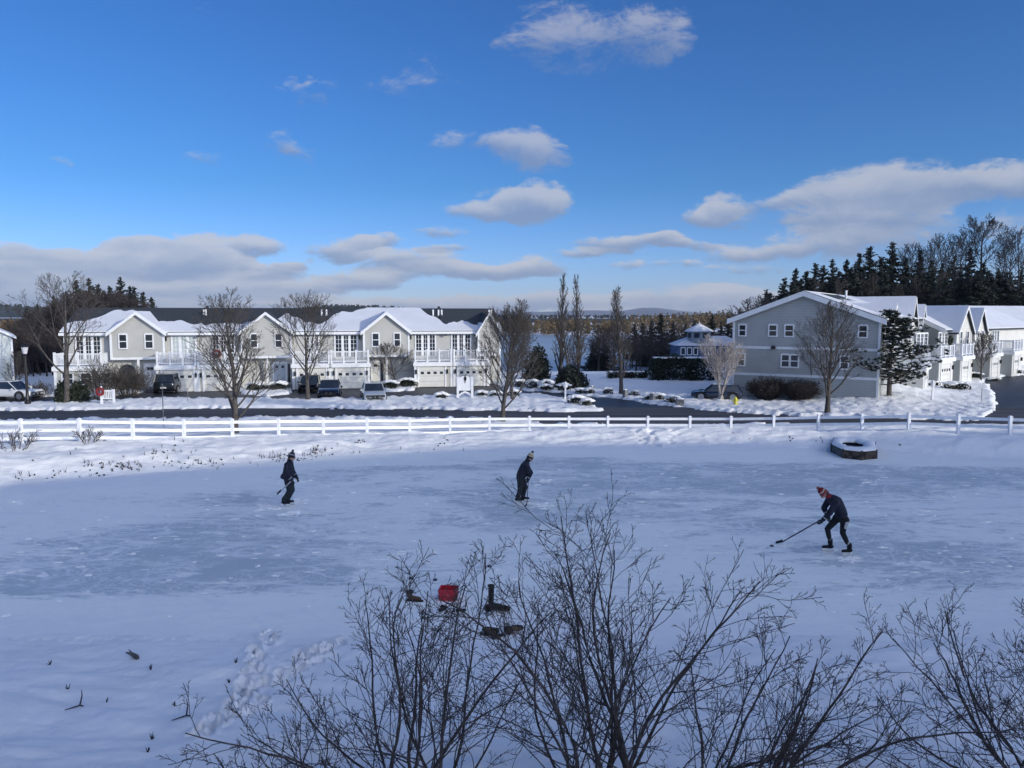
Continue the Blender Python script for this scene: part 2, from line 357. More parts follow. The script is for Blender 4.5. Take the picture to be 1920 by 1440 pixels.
# footprints and tracks: (x, y, radius, depth)
rngf = random.Random(3)
DENT = []
def trail(pts, n, wid, r, dep, seed):
    g = random.Random(seed)
    for i in range(n):
        t = i/(n-1)*(len(pts)-1); k = min(int(t), len(pts)-2); f = t-k
        a = P(*pts[k], .1); b = P(*pts[k+1], .1); p = a.lerp(b, f)
        DENT.append((p.x+g.uniform(-wid, wid), p.y+g.uniform(-wid, wid), r*g.uniform(.7, 1.2), dep*g.uniform(.6, 1.1)))
trail([(520,1170),(485,1215),(470,1290),(440,1370),(380,1440)], 64, .13, .085, .13, 1)
trail([(640,1190),(560,1250),(480,1330),(400,1420)], 44, .22, .085, .12, 2)
trail([(700,1150),(620,1200),(540,1240)], 22, .15, .08, .08, 3)
for k, x in enumerate(range(28, 500, 30)):
    p = P(x+rngf.uniform(-4, 4), 1200+(k % 2)*2, 0); DENT.append((p.x, p.y, .07, .035)); DENT.append((p.x+.1, p.y+.02, .06, .03))
for pts, n in (([(1190,800),(1205,830)], 14), ([(1215,800),(1235,838)], 14), ([(1225,799),(1222,832)], 12), ([(1270,799),(1258,826)], 9), ([(1200,806),(1225,836)], 9)):
    g = random.Random(n+pts[0][0])
    for i in range(n):
        f = i/(n-1); px = pts[0][0]*(1-f)+pts[1][0]*f; py = pts[0][1]*(1-f)+pts[1][1]*f
        p = P(px, py, .2)
        for _ in range(4): p = P(px, py, float(base(p.x, p.y)))
        DENT.append((p.x+g.uniform(-.15, .15), p.y, .15, .10))
def ground(X, Y, detail=True):
    X = np.asarray(X, float); Y = np.asarray(Y, float)
    z = base(X, Y)
    near = np.clip((16-Y)/4, 0, 1); bank = np.clip((Y-(np.interp(U(X, Y), fpx, eY)-.5))/1.5, 0, 1)*np.clip((60-Y)/20, 0, 1)
    z = z + near*(.16*fbm(X*.55+.2*Y, Y*1.1, 3) + .05*fbm(X*1.9+Y, Y*4.0, 3)) + bank*(.15*fbm(X*.45, Y*.9, 3)+.09*fbm(X*1.7, Y*3, 4))
    past = (Y > 45) & (Y < 105)
    if past.any():
        rm = roadmask(X, Y)
        ds = np.clip((Y-45)/3, 0, 1)
        z = np.where(past, z + np.where(rm, -.26, .07 + ds*(.12*np.abs(fbm(X*1.1, Y*1.1, 4)) + .17*fbm(X*3.1, Y*1.6, 3))), z)
    for (dx, dy, r, dep) in DENT:
        pass
    return z
def gz(x, y): return float(ground(np.array([x]), np.array([y]))[0])
def G(px, py, dz=0.):                      # photo pixel -> point on the ground
    p = P(px, py, 0.)
    for _ in range(8):
        p = P(px, py, .5*p.z+.5*gz(p.x, p.y))
    p.z = gz(p.x, p.y)+dz; return p
def grid_obj(name, X, Y, Z, m, smooth=True, attr=None):
    nr, nc = X.shape
    co = np.stack([X, Y, Z], -1).reshape(-1, 3)
    i = np.arange(nr*nc).reshape(nr, nc)
    q = np.stack([i[:-1, :-1], i[:-1, 1:], i[1:, 1:], i[1:, :-1]], -1).reshape(-1, 4)
    me = bpy.data.meshes.new(name); me.vertices.add(len(co)); me.vertices.foreach_set('co', co.ravel())
    me.loops.add(q.size); me.loops.foreach_set('vertex_index', q.ravel().astype(np.int32))
    me.polygons.add(len(q)); me.polygons.foreach_set('loop_start', np.arange(0, q.size, 4, dtype=np.int32)); me.polygons.foreach_set('loop_total', np.full(len(q), 4, dtype=np.int32))
    me.update(); me.validate()
    if smooth: me.shade_smooth()
    me.materials.append(m)
    if attr is not None:
        a = me.attributes.new('snowiness', 'FLOAT', 'POINT'); a.data.foreach_set('value', attr.ravel().astype(np.float32))
    o = bpy.data.objects.new(name, me); C.objects.link(o); return o
ur = np.concatenate([np.arange(-3200, -300, 100), np.arange(-300, 2300, 5.), np.arange(2300, 5200, 100)])
yr = np.concatenate([np.arange(-18, 4, 2.), np.arange(4, 7.5, .5), np.arange(7.5, 16.2, .075), np.arange(16.5, 27, .5), np.arange(27, 47, .14), np.arange(47, 104, .42),
                     np.arange(104, 200, 4), np.arange(200, 520, 10), np.geomspace(520, 9000, 30)])
YY, UU = np.meshgrid(yr, ur, indexing='ij')
XX = (UU-960)/F*(np.maximum(YY, 1.)*cp + 6.2*sp)
ZZ = ground(XX, YY)
for (dx, dy, r, dep) in DENT:
    ys = np.where(np.abs(yr-dy) < 3*r)[0]
    if len(ys) == 0: continue
    a, b = ys[0], ys[-1]+1
    D = np.sqrt((XX[a:b]-dx)**2+((YY[a:b]-dy)*.8)**2)/r
    ZZ[a:b] += (1.7 if dy < 20 else 1)*dep*.85*(-np.exp(-D**2*1.6)+.25*np.exp(-((D-1.35)/.4)**2))
tag(grid_obj('snow_ground', XX, YY, ZZ, m_snow), kind='structure')

# asphalt sheets lie under the snow and show where it is cleared
for k, (nm, mm) in enumerate((('road', m_asph), ('side_road', m_asph2), ('driveway', m_asph2), ('entry_drive', m_asph2))):
    pu = POL[nm][0]; u0 = min(p[0] for p in pu)-15; u1 = max(p[0] for p in pu)+15; y0 = min(p[1] for p in pu)-1; y1 = max(p[1] for p in pu)+1
    uu = np.arange(u0, u1, 12.); yy = np.arange(y0, y1, .8)
    Yg, Ug = np.meshgrid(yy, uu, indexing='ij'); Xg = (Ug-960)/F*(Yg*cp+6.7*sp)
    tag(grid_obj(nm, Xg, Yg, base(Xg, Yg)-.07-.008*k, mm), kind='structure')

# pond ice
def ice_mat():
    m = bpy.data.materials.new('pond_ice'); m.use_nodes = True; nt = m.node_tree; b = nt.nodes['Principled BSDF']; L = nt.links
    tcn = nt.nodes.new('ShaderNodeTexCoord')
    def noise(sc, det, mp=(1, 1, 1), dist=0., rough=.55, rz=0.):
        mpn = nt.nodes.new('ShaderNodeMapping'); mpn.inputs['Scale'].default_value = mp; mpn.inputs['Rotation'].default_value = (0, 0, rz)
        L.new(tcn.outputs['Object'], mpn.inputs[0])
        n = nt.nodes.new('ShaderNodeTexNoise'); n.inputs['Scale'].default_value = sc; n.inputs['Detail'].default_value = det
        n.inputs['Distortion'].default_value = dist; n.inputs['Roughness'].default_value = rough
        L.new(mpn.outputs[0], n.inputs['Vector']); return n.outputs['Fac']
    def rng_(v, a, c, lo=0., hi=1.):
        r = nt.nodes.new('ShaderNodeMapRange'); r.interpolation_type = 'SMOOTHSTEP'; r.inputs['From Min'].default_value = a; r.inputs['From Max'].default_value = c
        r.inputs['To Min'].default_value = lo; r.inputs['To Max'].default_value = hi; L.new(v, r.inputs['Value']); return r.outputs[0]
    def mt(op, a, c, clamp=False):
        n = nt.nodes.new('ShaderNodeMath'); n.operation = op; n.use_clamp = clamp
        for i, v in enumerate((a, c)):
            if isinstance(v, (int, float)): n.inputs[i].default_value = v
            else: L.new(v, n.inputs[i])
        return n.outputs[0]
    big = noise(.26, 7, (.45, 1.1, 1), 1.1, .68, .22); mid = noise(1.3, 8, (.5, 1.25, 1), 2.0, .72, .15); fine = noise(6, 6, (.6, 1.3, 1), 1.2, .75)
    at = nt.nodes.new('ShaderNodeAttribute'); at.attribute_name = 'snowiness'
    v = mt('ADD', mt('ADD', mt('MULTIPLY', big, .54), mt('MULTIPLY', mid, .38)), mt('MULTIPLY', fine, .16))
    v = mt('ADD', v, mt('MULTIPLY', at.outputs['Fac'], .28))
    snow = rng_(v, .475, .55)
    lines = None                                  # skate marks: thin closed contours of a distorted noise
    for (sc, mp, ds, wd, st, rz) in ((.8, (.6, 1.2, 1), 1.2, .034, .9, .1), (1.3, (.8, 1.1, 1), 1.8, .045, .75, .9), (.5, (.35, 1.6, 1), .6, .026, .9, -.2), (2.6, (.8, 1.2, 1), 2, .06, .6, .4)):
        q = noise(sc, 1.0, mp, ds, .4, rz)
        l = mt('MULTIPLY', rng_(mt('ABSOLUTE', mt('SUBTRACT', q, .5), 0), 0., wd, 1., 0.), st)
        lines = l if lines is None else mt('MAXIMUM', lines, l)
    lines = mt('MULTIPLY', lines, rng_(noise(.5, 4), .36, .5))
    mixa = nt.nodes.new('ShaderNodeMix'); mixa.data_type = 'RGBA'; L.new(snow, mixa.inputs['Factor'])
    mixa.inputs['A'].default_value = (.51, .56, .56, 1); mixa.inputs['B'].default_value = (.90, .92, .87, 1)
    mixb = nt.nodes.new('ShaderNodeMix'); mixb.data_type = 'RGBA'; L.new(mt('MAXIMUM', lines, rng_(v, .66, .80)), mixb.inputs['Factor'])
    L.new(mixa.outputs['Result'], mixb.inputs['A']); mixb.inputs['B'].default_value = (*SNOW, 1)
    L.new(mixb.outputs['Result'], b.inputs['Base Color'])
    L.new(rng_(snow, 0, 1, .45, .75), b.inputs['Roughness']); b.inputs['Specular IOR Level'].default_value = .5; b.inputs['Specular IOR Level'].default_value = .6
    bp = nt.nodes.new('ShaderNodeBump'); bp.inputs['Strength'].default_value = 0.6; bp.inputs['Distance'].default_value = .04
    L.new(mt('ADD', v, mt('MULTIPLY', lines, .15)), bp.inputs['Height']); L.new(bp.outputs[0], b.inputs['Normal'])
    return m
m_ice = ice_mat()
ui = np.concatenate([np.arange(-2400, -300, 150), np.arange(-300, 2300, 20.), np.arange(2300, 4400, 150)]); ti = np.linspace(0, 1, 80)
TI, UI = np.meshgrid(ti, ui, indexing='ij'); YE = np.interp(UI, fpx, eY)+1.0; YI = 13.4 + (YE-13.4)*TI
XI = (UI-960)/F*(YI*cp+6.2*sp)
edge = np.clip(1-(YE-YI)/4.5, 0, 1)**1.2*1.1 + np.clip(1-(YI-13.8)/3.2, 0, 1)*1.2
# broad bare patches where the wind and the skaters cleared the snow
pu_ = U(XI, YI); pyv = 720 - F*(YI*sp - CAMH*cp)/(YI*cp+CAMH*sp)
for (a, b_, w, h, s) in ((450,975,170,30,.34),(350,1040,190,30,.22),(500,1080,220,34,.24),(150,1110,220,50,.20),(1230,905,330,26,.22),(1750,900,260,24,.45),(1650,965,120,30,.2),(1060,868,220,12,.36),(920,975,130,22,.2),(1420,985,120,22,.26),(1600,840,120,18,.5),(200,905,260,18,-.5),(120,960,220,26,-.35),(700,1110,120,40,-.1),(1500,1110,300,50,-.12)):
    edge = edge - s*np.exp(-((pu_-a)/w)**2-((pyv-b_)/h)**2)
tag(grid_obj('pond_ice', XI, YI, np.zeros_like(XI), m_ice, attr=edge), kind='structure')

# lake and its far side
def lake_mat():
    return mat('lake_ice', (.20, .26, .32), .35, .18, .012, col2=(.34, .40, .46), spec=.5)
lm = MB(); lm.add([(-900, 150, -6), (420, 150, -6), (420, 520, -6), (-900, 520, -6)], [(0, 1, 2, 3)])
tag(lm.build('lake', lake_mat()), kind='structure')
def ridge_obj(name, prof, Y, depth, m, rough, seed):
    xs = np.linspace(prof[0][0], prof[-1][0], 220); g = np.interp(xs, [p[0] for p in prof], [p[1] for p in prof])
    t = np.linspace(0, 1, 26)
    T, XP = np.meshgrid(t, xs, indexing='ij'); GY = np.interp(XP, xs, g)
    top = (592-GY)/F*Y
    Yg = Y - depth + 2*depth*T; Xg = (XP-960)/F*Y*(1+.0*T)
    sh = np.sin(math.pi*np.clip(T, 0, 1))**1.2
    Z = -60 + (top+CAMH+60)*sh + rough*fbm(Xg/Y*30+seed, Yg/Y*60+seed, 4)*sh*(1-np.exp(-8*(T-.5)**2)+.25)
    return tag(grid_obj(name, Xg, Yg, Z, m), kind='structure')
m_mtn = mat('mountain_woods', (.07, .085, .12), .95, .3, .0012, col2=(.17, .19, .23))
m_mtn2 = mat('distant_woods', (.035, .045, .045), .95, .3, .004)
ridge_obj('mountains', [(-1500,590),(-400,585),(0,588),(600,590),(900,587),(1000,585),(1090,583),(1130,582),(1160,584),(1195,579),(1215,576.5),(1240,580),(1290,585),(1370,589),(1600,588),(2200,585),(3200,592)], 7500, 1500, m_mtn, 40, 3)
ridge_obj('wooded_hills', [(-1500,580),(-300,574),(0,571),(60,577),(330,590),(500,590),(560,580),(620,573.5),(700,575),(760,579),(830,588),(960,594),(1180,596),(1400,596),(2000,590),(3000,590)], 1500, 420, m_mtn2, 10, 9)

ridge_obj('lakeside_hills', [(-1500,598),(-300,598),(0,596),(400,599),(820,597),(960,595.5),(1180,597),(1300,596),(1500,598),(2200,597),(3000,598)], 820, 250, m_mtn2, 3, 21)

# unseen block added behind the camera, shaped so its shadow covers the pond
shade_obj = empty('shade_block', (62, -30, 0), 'tall pale unseen block added behind the camera to shade the pond', 'shade caster')
rp = [(43, -14.8), (61.5, -6.6), (84, -5.5), (110, -5.5), (110, -62), (43, -62)]
MB().prism([(x-62, y+30) for x, y in rp], 'z', -1, 21.3).build('wall', mat('pale_stucco', (.42, .40, .37), .8, .08, 1), shade_obj)
MB().prism([((x-62)*1.01, (y+30)*1.01) for x, y in rp], 'z', 21.3, 21.6).build('roof', m_roofsnow, shade_obj)
for k in range(9):
    for z in (1.4, 4.6, 7.8, 11., 14.2, 17.4):
        MB().box(-19.12, -18.98, -29+k*4.6, -27.4+k*4.6, z, z+1.5).build('window', m_glass, shade_obj)

# the air: far hills fade to blue
hz = MB(); hz.box(-9500, 9500, -120, 9400, -72, 330)
def haze_mat():
    m = bpy.data.materials.new('haze'); m.use_nodes = True; nt = m.node_tree; nt.nodes.clear()
    v = nt.nodes.new('ShaderNodeVolumePrincipled'); o = nt.nodes.new('ShaderNodeOutputMaterial'); nt.links.new(v.outputs[0], o.inputs['Volume'])
    v.inputs['Color'].default_value = (.72, .82, 1, 1); v.inputs['Density'].default_value = .00006; return m
tag(hz.build('haze', haze_mat()), kind='stuff')
# ------------------------------------------------------------------ buildings
class Frame:
    """a building's own axes: x along the front, y into the building, z up from its base"""
    def __init__(s, x, y, z, ang): s.o = Vector((x, y, z)); s.a = ang; s.c, s.s = math.cos(ang), math.sin(ang)
    def hit(s, px, py, yl=0.):               # pixel -> local (x, z) on the plane y = yl
        d = ray(px, py); n = Vector((-s.s, s.c, 0)); q = s.o + n*yl
        t = (q - Vector((0, 0, CAMH))).dot(n)/d.dot(n); p = Vector((0, 0, CAMH)) + d*t - s.o
        return p.x*s.c+p.y*s.s, p.z
    def x(s, px, yl=0.): return s.hit(px, 625, yl)[0]
def FX(a, b, c): return (a, c, b)            # across, up, outward(-) -> facade facing -y
def facade(y0): return lambda a, b, c: (a, y0-c, b)
def endwall(x0): return lambda a, b, c: (x0-c, a, b)
def mbox(mb, f, a0, a1, b0, b1, c0, c1):
    p = f(a0, b0, c0); q = f(a1, b1, c1)
    x0, x1 = sorted((p[0], q[0])); y0, y1 = sorted((p[1], q[1])); z0, z1 = sorted((p[2], q[2]))
    mb.box(x0, x1, y0, y1, z0, z1)
def window(par, f, a0, a1, b0, b1, sash=True, grid=0, glass=None, frame=.10):
    g = MB(); mbox(g, f, a0, a1, b0, b1, -.02, .03)
    mbw = MB()
    mbox(mbw, f, a0-frame, a0, b0-frame, b1+frame, 0, .08); mbox(mbw, f, a1, a1+frame, b0-frame, b1+frame, 0, .08)
    mbox(mbw, f, a0, a1, b1, b1+frame*1.3, 0, .085); mbox(mbw, f, a0-.03, a1+.03, b0-frame, b0, 0, .11)
    m = (b0+b1)/2
    if sash: mbox(mbw, f, a0, a1, m-.035, m+.035, .03, .06)
    for k in range(1, grid): x = a0+(a1-a0)*k/grid; mbox(mbw, f, x-.015, x+.015, b0, b1, .03, .05)
    if grid:
        for k in (1, 3): z = b0+(b1-b0)*k/4; mbox(mbw, f, a0, a1, z-.015, z+.015, .031, .049)
    w = mbw.build('window', m_white, par); g.build('pane', glass or m_glass, w)
    return w
def triple(par, f, a0, a1, b0, b1, glass=None):      # a glazed door set: three tall lights
    n = 3; w = (a1-a0)/n
    mb = MB(); mbox(mb, f, a0-.14, a0, b0-.1, b1+.14, 0, .08); mbox(mb, f, a1, a1+.14, b0-.1, b1+.14, 0, .08); mbox(mb, f, a0, a1, b1, b1+.14, 0, .08)
    for k in range(1, n): x = a0+w*k; mbox(mb, f, x-.12, x+.12, b0, b1, 0, .06)
    for k in range(n):
        x0 = a0+w*k+(.12 if k else 0); x1 = a0+w*(k+1)-(.12 if k < n-1 else 0); xm = (x0+x1)/2
        mbox(mb, f, xm-.016, xm+.016, b0, b1, .03, .05)
        for j in range(1, 5): z = b0+(b1-b0)*j/5; mbox(mb, f, x0, x1, z-.014, z+.014, .031, .049)
    wd = mb.build('balcony_door', m_white, par)
    for k in range(n):
        x0 = a0+w*k+(.12 if k else 0); x1 = a0+w*(k+1)-(.12 if k < n-1 else 0)
        g = MB(); mbox(g, f, x0, x1, b0, b1, -.02, .03); g.build('pane', glass or m_glass, wd)
    return wd
def garage(par, a0, a1, yf, h):
    f = facade(yf)
    d = MB(); mbox(d, f, a0, a1, .02, h, -.05, .02); gd = d.build('garage_door', m_door, par)
    n = 4; w = (a1-a0)/n
    for k in range(n):
        g = MB(); mbox(g, f, a0+w*(k+.26), a0+w*(k+.76), h*.64, h*.76, .0, .035); g.build('pane', m_glass, gd)
    t = MB(); mbox(t, f, a0-.16, a0, 0, h+.16, -.02, .075); mbox(t, f, a1, a1+.16, 0, h+.16, -.02, .075); mbox(t, f, a0, a1, h, h+.16, -.02, .075)
    t.build('garage_trim', m_white, par)
def balcony(par, a0, a1, y0, y1, z, h, bays=3, snow=True):
    """deck edge at y0 (front), wall at y1"""
    p = MB(); k = 0
    xs = [a0+(a1-a0)*i/bays for i in range(bays+1)]
    for x in xs: p.box(x-.09, x+.09, y0-.09, y0+.09, z-.05, z+h+.12)
    r = MB()
    for i in range(bays):
        x0, x1 = xs[i]+.09, xs[i+1]-.09
        r.box(x0, x1, y0-.035, y0+.035, z+h-.08, z+h); r.box(x0, x1, y0-.03, y0+.03, z+.12, z+.2)
        n = max(3, int((x1-x0)/.12))
        for j in range(1, n): x = x0+(x1-x0)*j/n; r.box(x-.02, x+.02, y0-.018, y0+.018, z+.2, z+h-.08)
    for x in (a0, a1):
        r.box(x-.03, x+.03, y0+.09, y1, z+h-.08, z+h); r.box(x-.03, x+.03, y0+.09, y1, z+.12, z+.2)
        n = int((y1-y0)/.14)
        for j in range(1, n): y = y0+(y1-y0)*j/n; r.box(x-.017, x+.017, y-.02, y+.02, z+.2, z+h-.08)
    ra = r.build('balcony_rail', m_rail, par); p.build_each('post', m_rail, ra)
    d = MB(); d.box(a0-.22, a1+.22, y0-.22, y1-.003, z-.42, z-.12); d.build('balcony_deck', m_white, par)
    if snow:
        s = MB(); s.box(a0-.2, a1+.2, y0-.2, y1-.01, z-.118, z-.02); s.build('deck_snow', m_roofsnow, par)
def sconce(par, f, a, b):
    m = MB(); mbox(m, f, a-.07, a+.07, b-.2, b+.12, .02, .2); mbox(m, f, a-.1, a+.1, b+.12, b+.17, .0, .24); mbox(m, f, a-.03, a+.03, b+.17, b+.24, .06, .16)
    m.build('wall_lamp', m_black, par)
def roofslab(x0, x1, ya, za, yb, zb, th=.16):       # slab between an eave line (ya, za) and a ridge line (yb, zb)
    m = MB(); m.add([(x0,ya,za),(x1,ya,za),(x1,yb,zb),(x0,yb,zb),(x0,ya,za+th),(x1,ya,za+th),(x1,yb,zb+th),(x0,yb,zb+th)],
          [(0,3,2,1),(4,5,6,7),(0,1,5,4),(1,2,6,5),(2,3,7,6),(3,0,4,7)]); return m
def snowsheet(par, x0, x1, eave, ridge, cover, seed, th=.09, name='snow_cover'):
    """snow on a slope: from the eave up to the fraction cover(x), with a ragged upper edge"""
    g = random.Random(seed); n = max(8, int((x1-x0)/.28)); m = MB(); vs = []
    w1 = [g.uniform(0, 6.28) for _ in range(4)]
    for i in range(n+1):
        x = x0+(x1-x0)*i/n; c = cover((x-x0)/(x1-x0))
        if c < .985: c += .035*math.sin(x*1.7+w1[0])+.025*math.sin(x*4.1+w1[1])+g.uniform(-.025, .025)
        c = max(.02, min(1, c))
        for t in (0, c):
            y = eave[0]+(ridge[0]-eave[0])*t; z = eave[1]+(ridge[1]-eave[1])*t
            vs.append((x, y, z+.01)); vs.append((x, y, z+th*(1 if t == 0 else .8)))
    fs = []
    for i in range(n):
        a = i*4; b = a+4; fs += [(a+1, b+1, b+3, a+3), (a, b, b+1, a+1), (a+2, a+3, b+3, b+2)]
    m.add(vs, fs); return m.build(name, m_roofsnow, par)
def cross_gable(par, x0, x1, yf, yb, ze, za, m_wall, zlow, seed, snowL=1., snowR=1., over=.32):
    """a gable facing the front: wall, rakes and its own two roof slopes running back to yb"""
    xm = (x0+x1)/2
    gw = MB(); gw.prism([(x0, zlow), (x1, zlow), (x1, ze), (xm, za), (x0, ze)], 'y', yf, yb); gw.build('gable_wall', m_wall, par)
    sl_ = (za-ze)/(xm-x0)
    r = MB()
    for sgn in (-1, 1):
        xe = x0-over if sgn < 0 else x1+over; zee = ze-over*sl_
        pts = [(xe, zee), (xm, za), (xm, za+.15), (xe, zee+.15)]
        if sgn > 0: pts = pts[::-1]
        r.prism(pts, 'y', yf-.3, yb)
    rf = r.build('gable_roof', m_shingle, par)
    t = MB()
    for sgn in (-1, 1):
        xe = x0-over if sgn < 0 else x1+over; zee = ze-over*sl_
        pts = [(xe, zee-.12), (xm, za-.12), (xm, za+.17), (xe, zee+.17)]
        if sgn > 0: pts = pts[::-1]
        t.prism(pts, 'y', yf-.36, yf-.303)
    t.build('rake_trim', m_white, rf)
    s = MB()
    for sgn, c in ((-1, snowL), (1, snowR)):
        if c <= 0: continue
        xe = x0-over if sgn < 0 else x1+over; zee = ze-over*sl_
        xt = xe+(xm-xe)*c; zt = zee+(za-zee)*c
        pts = [(xe, zee+.155), (xt, zt+.155), (xt, zt+.24), (xe, zee+.24)]
        if sgn > 0: pts = pts[::-1]
        s.prism(pts, 'y', yf-.28, yb)
    if s.v: s.build('snow_cover', m_roofsnow, rf)
    c = MB(); 
    for x in (x0, x1): c.box(x-.09, x+.09, yf-.05, yf+.1, zlow, ze-.1)
    c.build_each('corner_trim', m_white, par)

# ---- the long row of houses across the road
A = Vector((-31.5, 72.0, -.72)); F1 = Frame(A.x, A.y, A.z, math.radians(12.0))
row = empty('townhouse_row', (A.x, A.y, A.z), 'long beige two-storey townhouse row with white balconies and snowy dark roof across the road', 'townhouses', F1.a)
EA, RI, DP = 5.42, 7.55, 10.5
xL, xR = F1.x(121), F1.x(937)
yG = -2.3; yB = -.7                       # planes of the garages and of the gables
w = MB(); w.prism([(0, 0), (DP, 0), (DP, EA), (DP/2, RI-.1), (0, EA)], 'x', xL, xR); w.build('wall', m_siding, row)
sl1 = (RI-EA)/(DP/2)
r1 = roofslab(xL-.35, xR+.35, -.4, EA-.4*sl1, DP/2, RI); r1.build('front_roof', m_shingle, row)
roofslab(xL-.35, xR+.35, DP+.4, EA-.4*sl1, DP/2, RI).build('back_roof', m_shingle, row)
cov_px = [(100,.45),(140,.38),(180,.5),(200,.85),(235,.9),(250,.7),(262,.5),(285,.42),(310,.4),(350,.36),(372,.28),(380,.34),(395,.26),(440,.32),(470,.36),(495,.42),(520,.5),(538,.8),(548,.55),(575,.36),(600,.3),(615,.42),(630,.72),(650,.8),(690,1),(790,1),(808,.72),(818,.6),(832,.25),(850,.3),(866,.45),(880,.3),(900,.2),(940,.42)]
cxs = [F1.x(a, 2.) for a, b in cov_px]
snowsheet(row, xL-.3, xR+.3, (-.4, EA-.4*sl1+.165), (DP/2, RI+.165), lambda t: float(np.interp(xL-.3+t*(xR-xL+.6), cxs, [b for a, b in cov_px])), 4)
g_ = MB(); g_.box(xL-.35, xR+.35, -.5, -.4, EA-.3, EA-.06); g_.build('gutter', m_white, row)
m_ = MB()
for px in (121, 937): x = F1.x(px); m_.box(x-.1, x+.1, -.04, .1, 0, EA-.2)
m_.build_each('corner_trim', m_white, row)
GAB = [(207, 306, 253), (453, 545, 498), (682, 766, 724), (897, 937, 917)]
for i, (a, b, c) in enumerate(GAB):
    x0, x1 = F1.x(a, yB), F1.x(b, yB)
    cross_gable(row, x0, x1, yB, (7.12-EA)/sl1+.15, EA-.02, 7.12, m_siding, 3.08, 11+i, (.45, .4, 1., .5)[i], (1., .45, 1., .9)[i])
    tb = MB(); tb.box(x0-.1, x1+.1, yB-.06, yB+.02, 2.9, 3.1); tb.build('trim_band', m_white, row)
    pt = MB(); xm = x0*.5+x1*.5; pt.box(xm-.09, xm+.09, yB-.02, yB+.16, 0, 2.9); pt.build('porch_column', m_white, row)
for i, (a, b) in enumerate([(222,238),(271,287),(469,483),(515,529),(697,711),(738,751)]):
    x0, x1 = F1.x(a+1.5, yB), F1.x(b-1.5, yB); window(row, facade(yB), x0, x1, 3.98, 5.18, glass=None if i != 3 else None)
UN = [ # garage block px, door px, triple px, upper glass, bays
 (97,190,None,(143,187),None,2),(290,367,(302,360),(323,365),m_blind,3),(367,449,(380,438),(399,438),None,3),(546,618,(557,609),(575,596),None,3),
 (618,692,(630,682),(629,668),None,3),(776,834,(785,833),(780,815),None,3),(849,917,(859,906),(848,881),None,3)]
for i, (a, b, gd, tr, gl, bays) in enumerate(UN):
    x0, x1 = F1.x(a, yG), F1.x(b, yG)
    if i == 5: x1 = F1.x(848, yG)
    bl = MB(); bl.box(x0+.1, x1-.1, yG, -.005, 0, 2.32); bl.build('garage_wall', m_siding2, row)
    cm = MB(); cm.box(x0+.0, x0+.22, yG-.05, yG+.1, 0, 2.04); cm.box(x1-.22, x1, yG-.05, yG+.1, 0, 2.04); cm.build_each('corner_trim', m_white, row)
    balcony(row, x0+.12, x1-.12, yG, 0, 2.46, 1.12, bays)
    if gd:
        garage(row, F1.x(gd[0], yG), F1.x(gd[1], yG), yG, 1.98)
        for s_ in (gd[0]-6, gd[1]+5): sconce(row, facade(yG), F1.x(s_, yG), 1.5)
    else:
        f_ = facade(yG)
        for k in range(3): window(row, f_, x0+.7+k*1.5, x0+1.5+k*1.5, .9, 1.8)
    triple(row, facade(0), F1.x(tr[0]), F1.x(tr[1]), 2.95, 5.02, gl)
    if i in (1, 4, 5): sconce(row, facade(0), F1.x(311 if i == 1 else 674 if i == 4 else 770), 4.8)
for a, b, mm in ((270, 288, m_white), (512, 534, m_front), (697, 709, m_cream)):
    x0, x1 = F1.x(a), F1.x(b); d = MB(); d.box(x0, x1, -.06, .0, .3, 2.35); dr = d.build('front_door', mm, row)
    q = MB(); q.box(x0-.14, x0, -.08, 0, .3, 2.5); q.box(x1, x1+.14, -.08, 0, .3, 2.5); q.box(x0, x1, -.08, 0, 2.35, 2.5); q.build('door_frame', m_white, dr)
    q = MB(); q.box(x0+.15, x0+.4, -.075, -.05, 1.9, 2.15); q.box(x1-.4, x1-.15, -.075, -.05, 1.9, 2.15); q.build('pane', m_glass, dr)
    q = MB(); q.box(x1+.2, x1+.42, -.03, 0, .5, 2.3); q.build('side_light', m_glass, dr)
    st = MB(); st.box(x0-.8, x1+1.2, -2.0, -.09, 0, .28); st.build('doorstep', m_stone, row)
x0, x1 = F1.x(222), F1.x(250)                       # arched entry of the left house
ar = MB(); pts = [(x0, 0), (x1, 0), (x1, 1.9)] + [((x0+x1)/2+(x1-x0)/2*math.cos(t), 1.9+.55*math.sin(t)) for t in [math.pi*k/8 for k in range(1, 8)]] + [(x0, 1.9)]
ar.prism(pts, 'y', -.04, -.002); ar.build('arched_window', m_glass, row)
for px in (382, 386, 603, 612, 812, 822, 828, 917, 921):      # vent pipes on the roof
    x, z = F1.hit(px, 590, 3.4); zz = EA+sl1*3.4
    q = MB(); q.tube([(x, 3.4, zz-.1), (x, 3.4, zz+.75)], .09, 8); q.build('roof_vent', m_white, row)
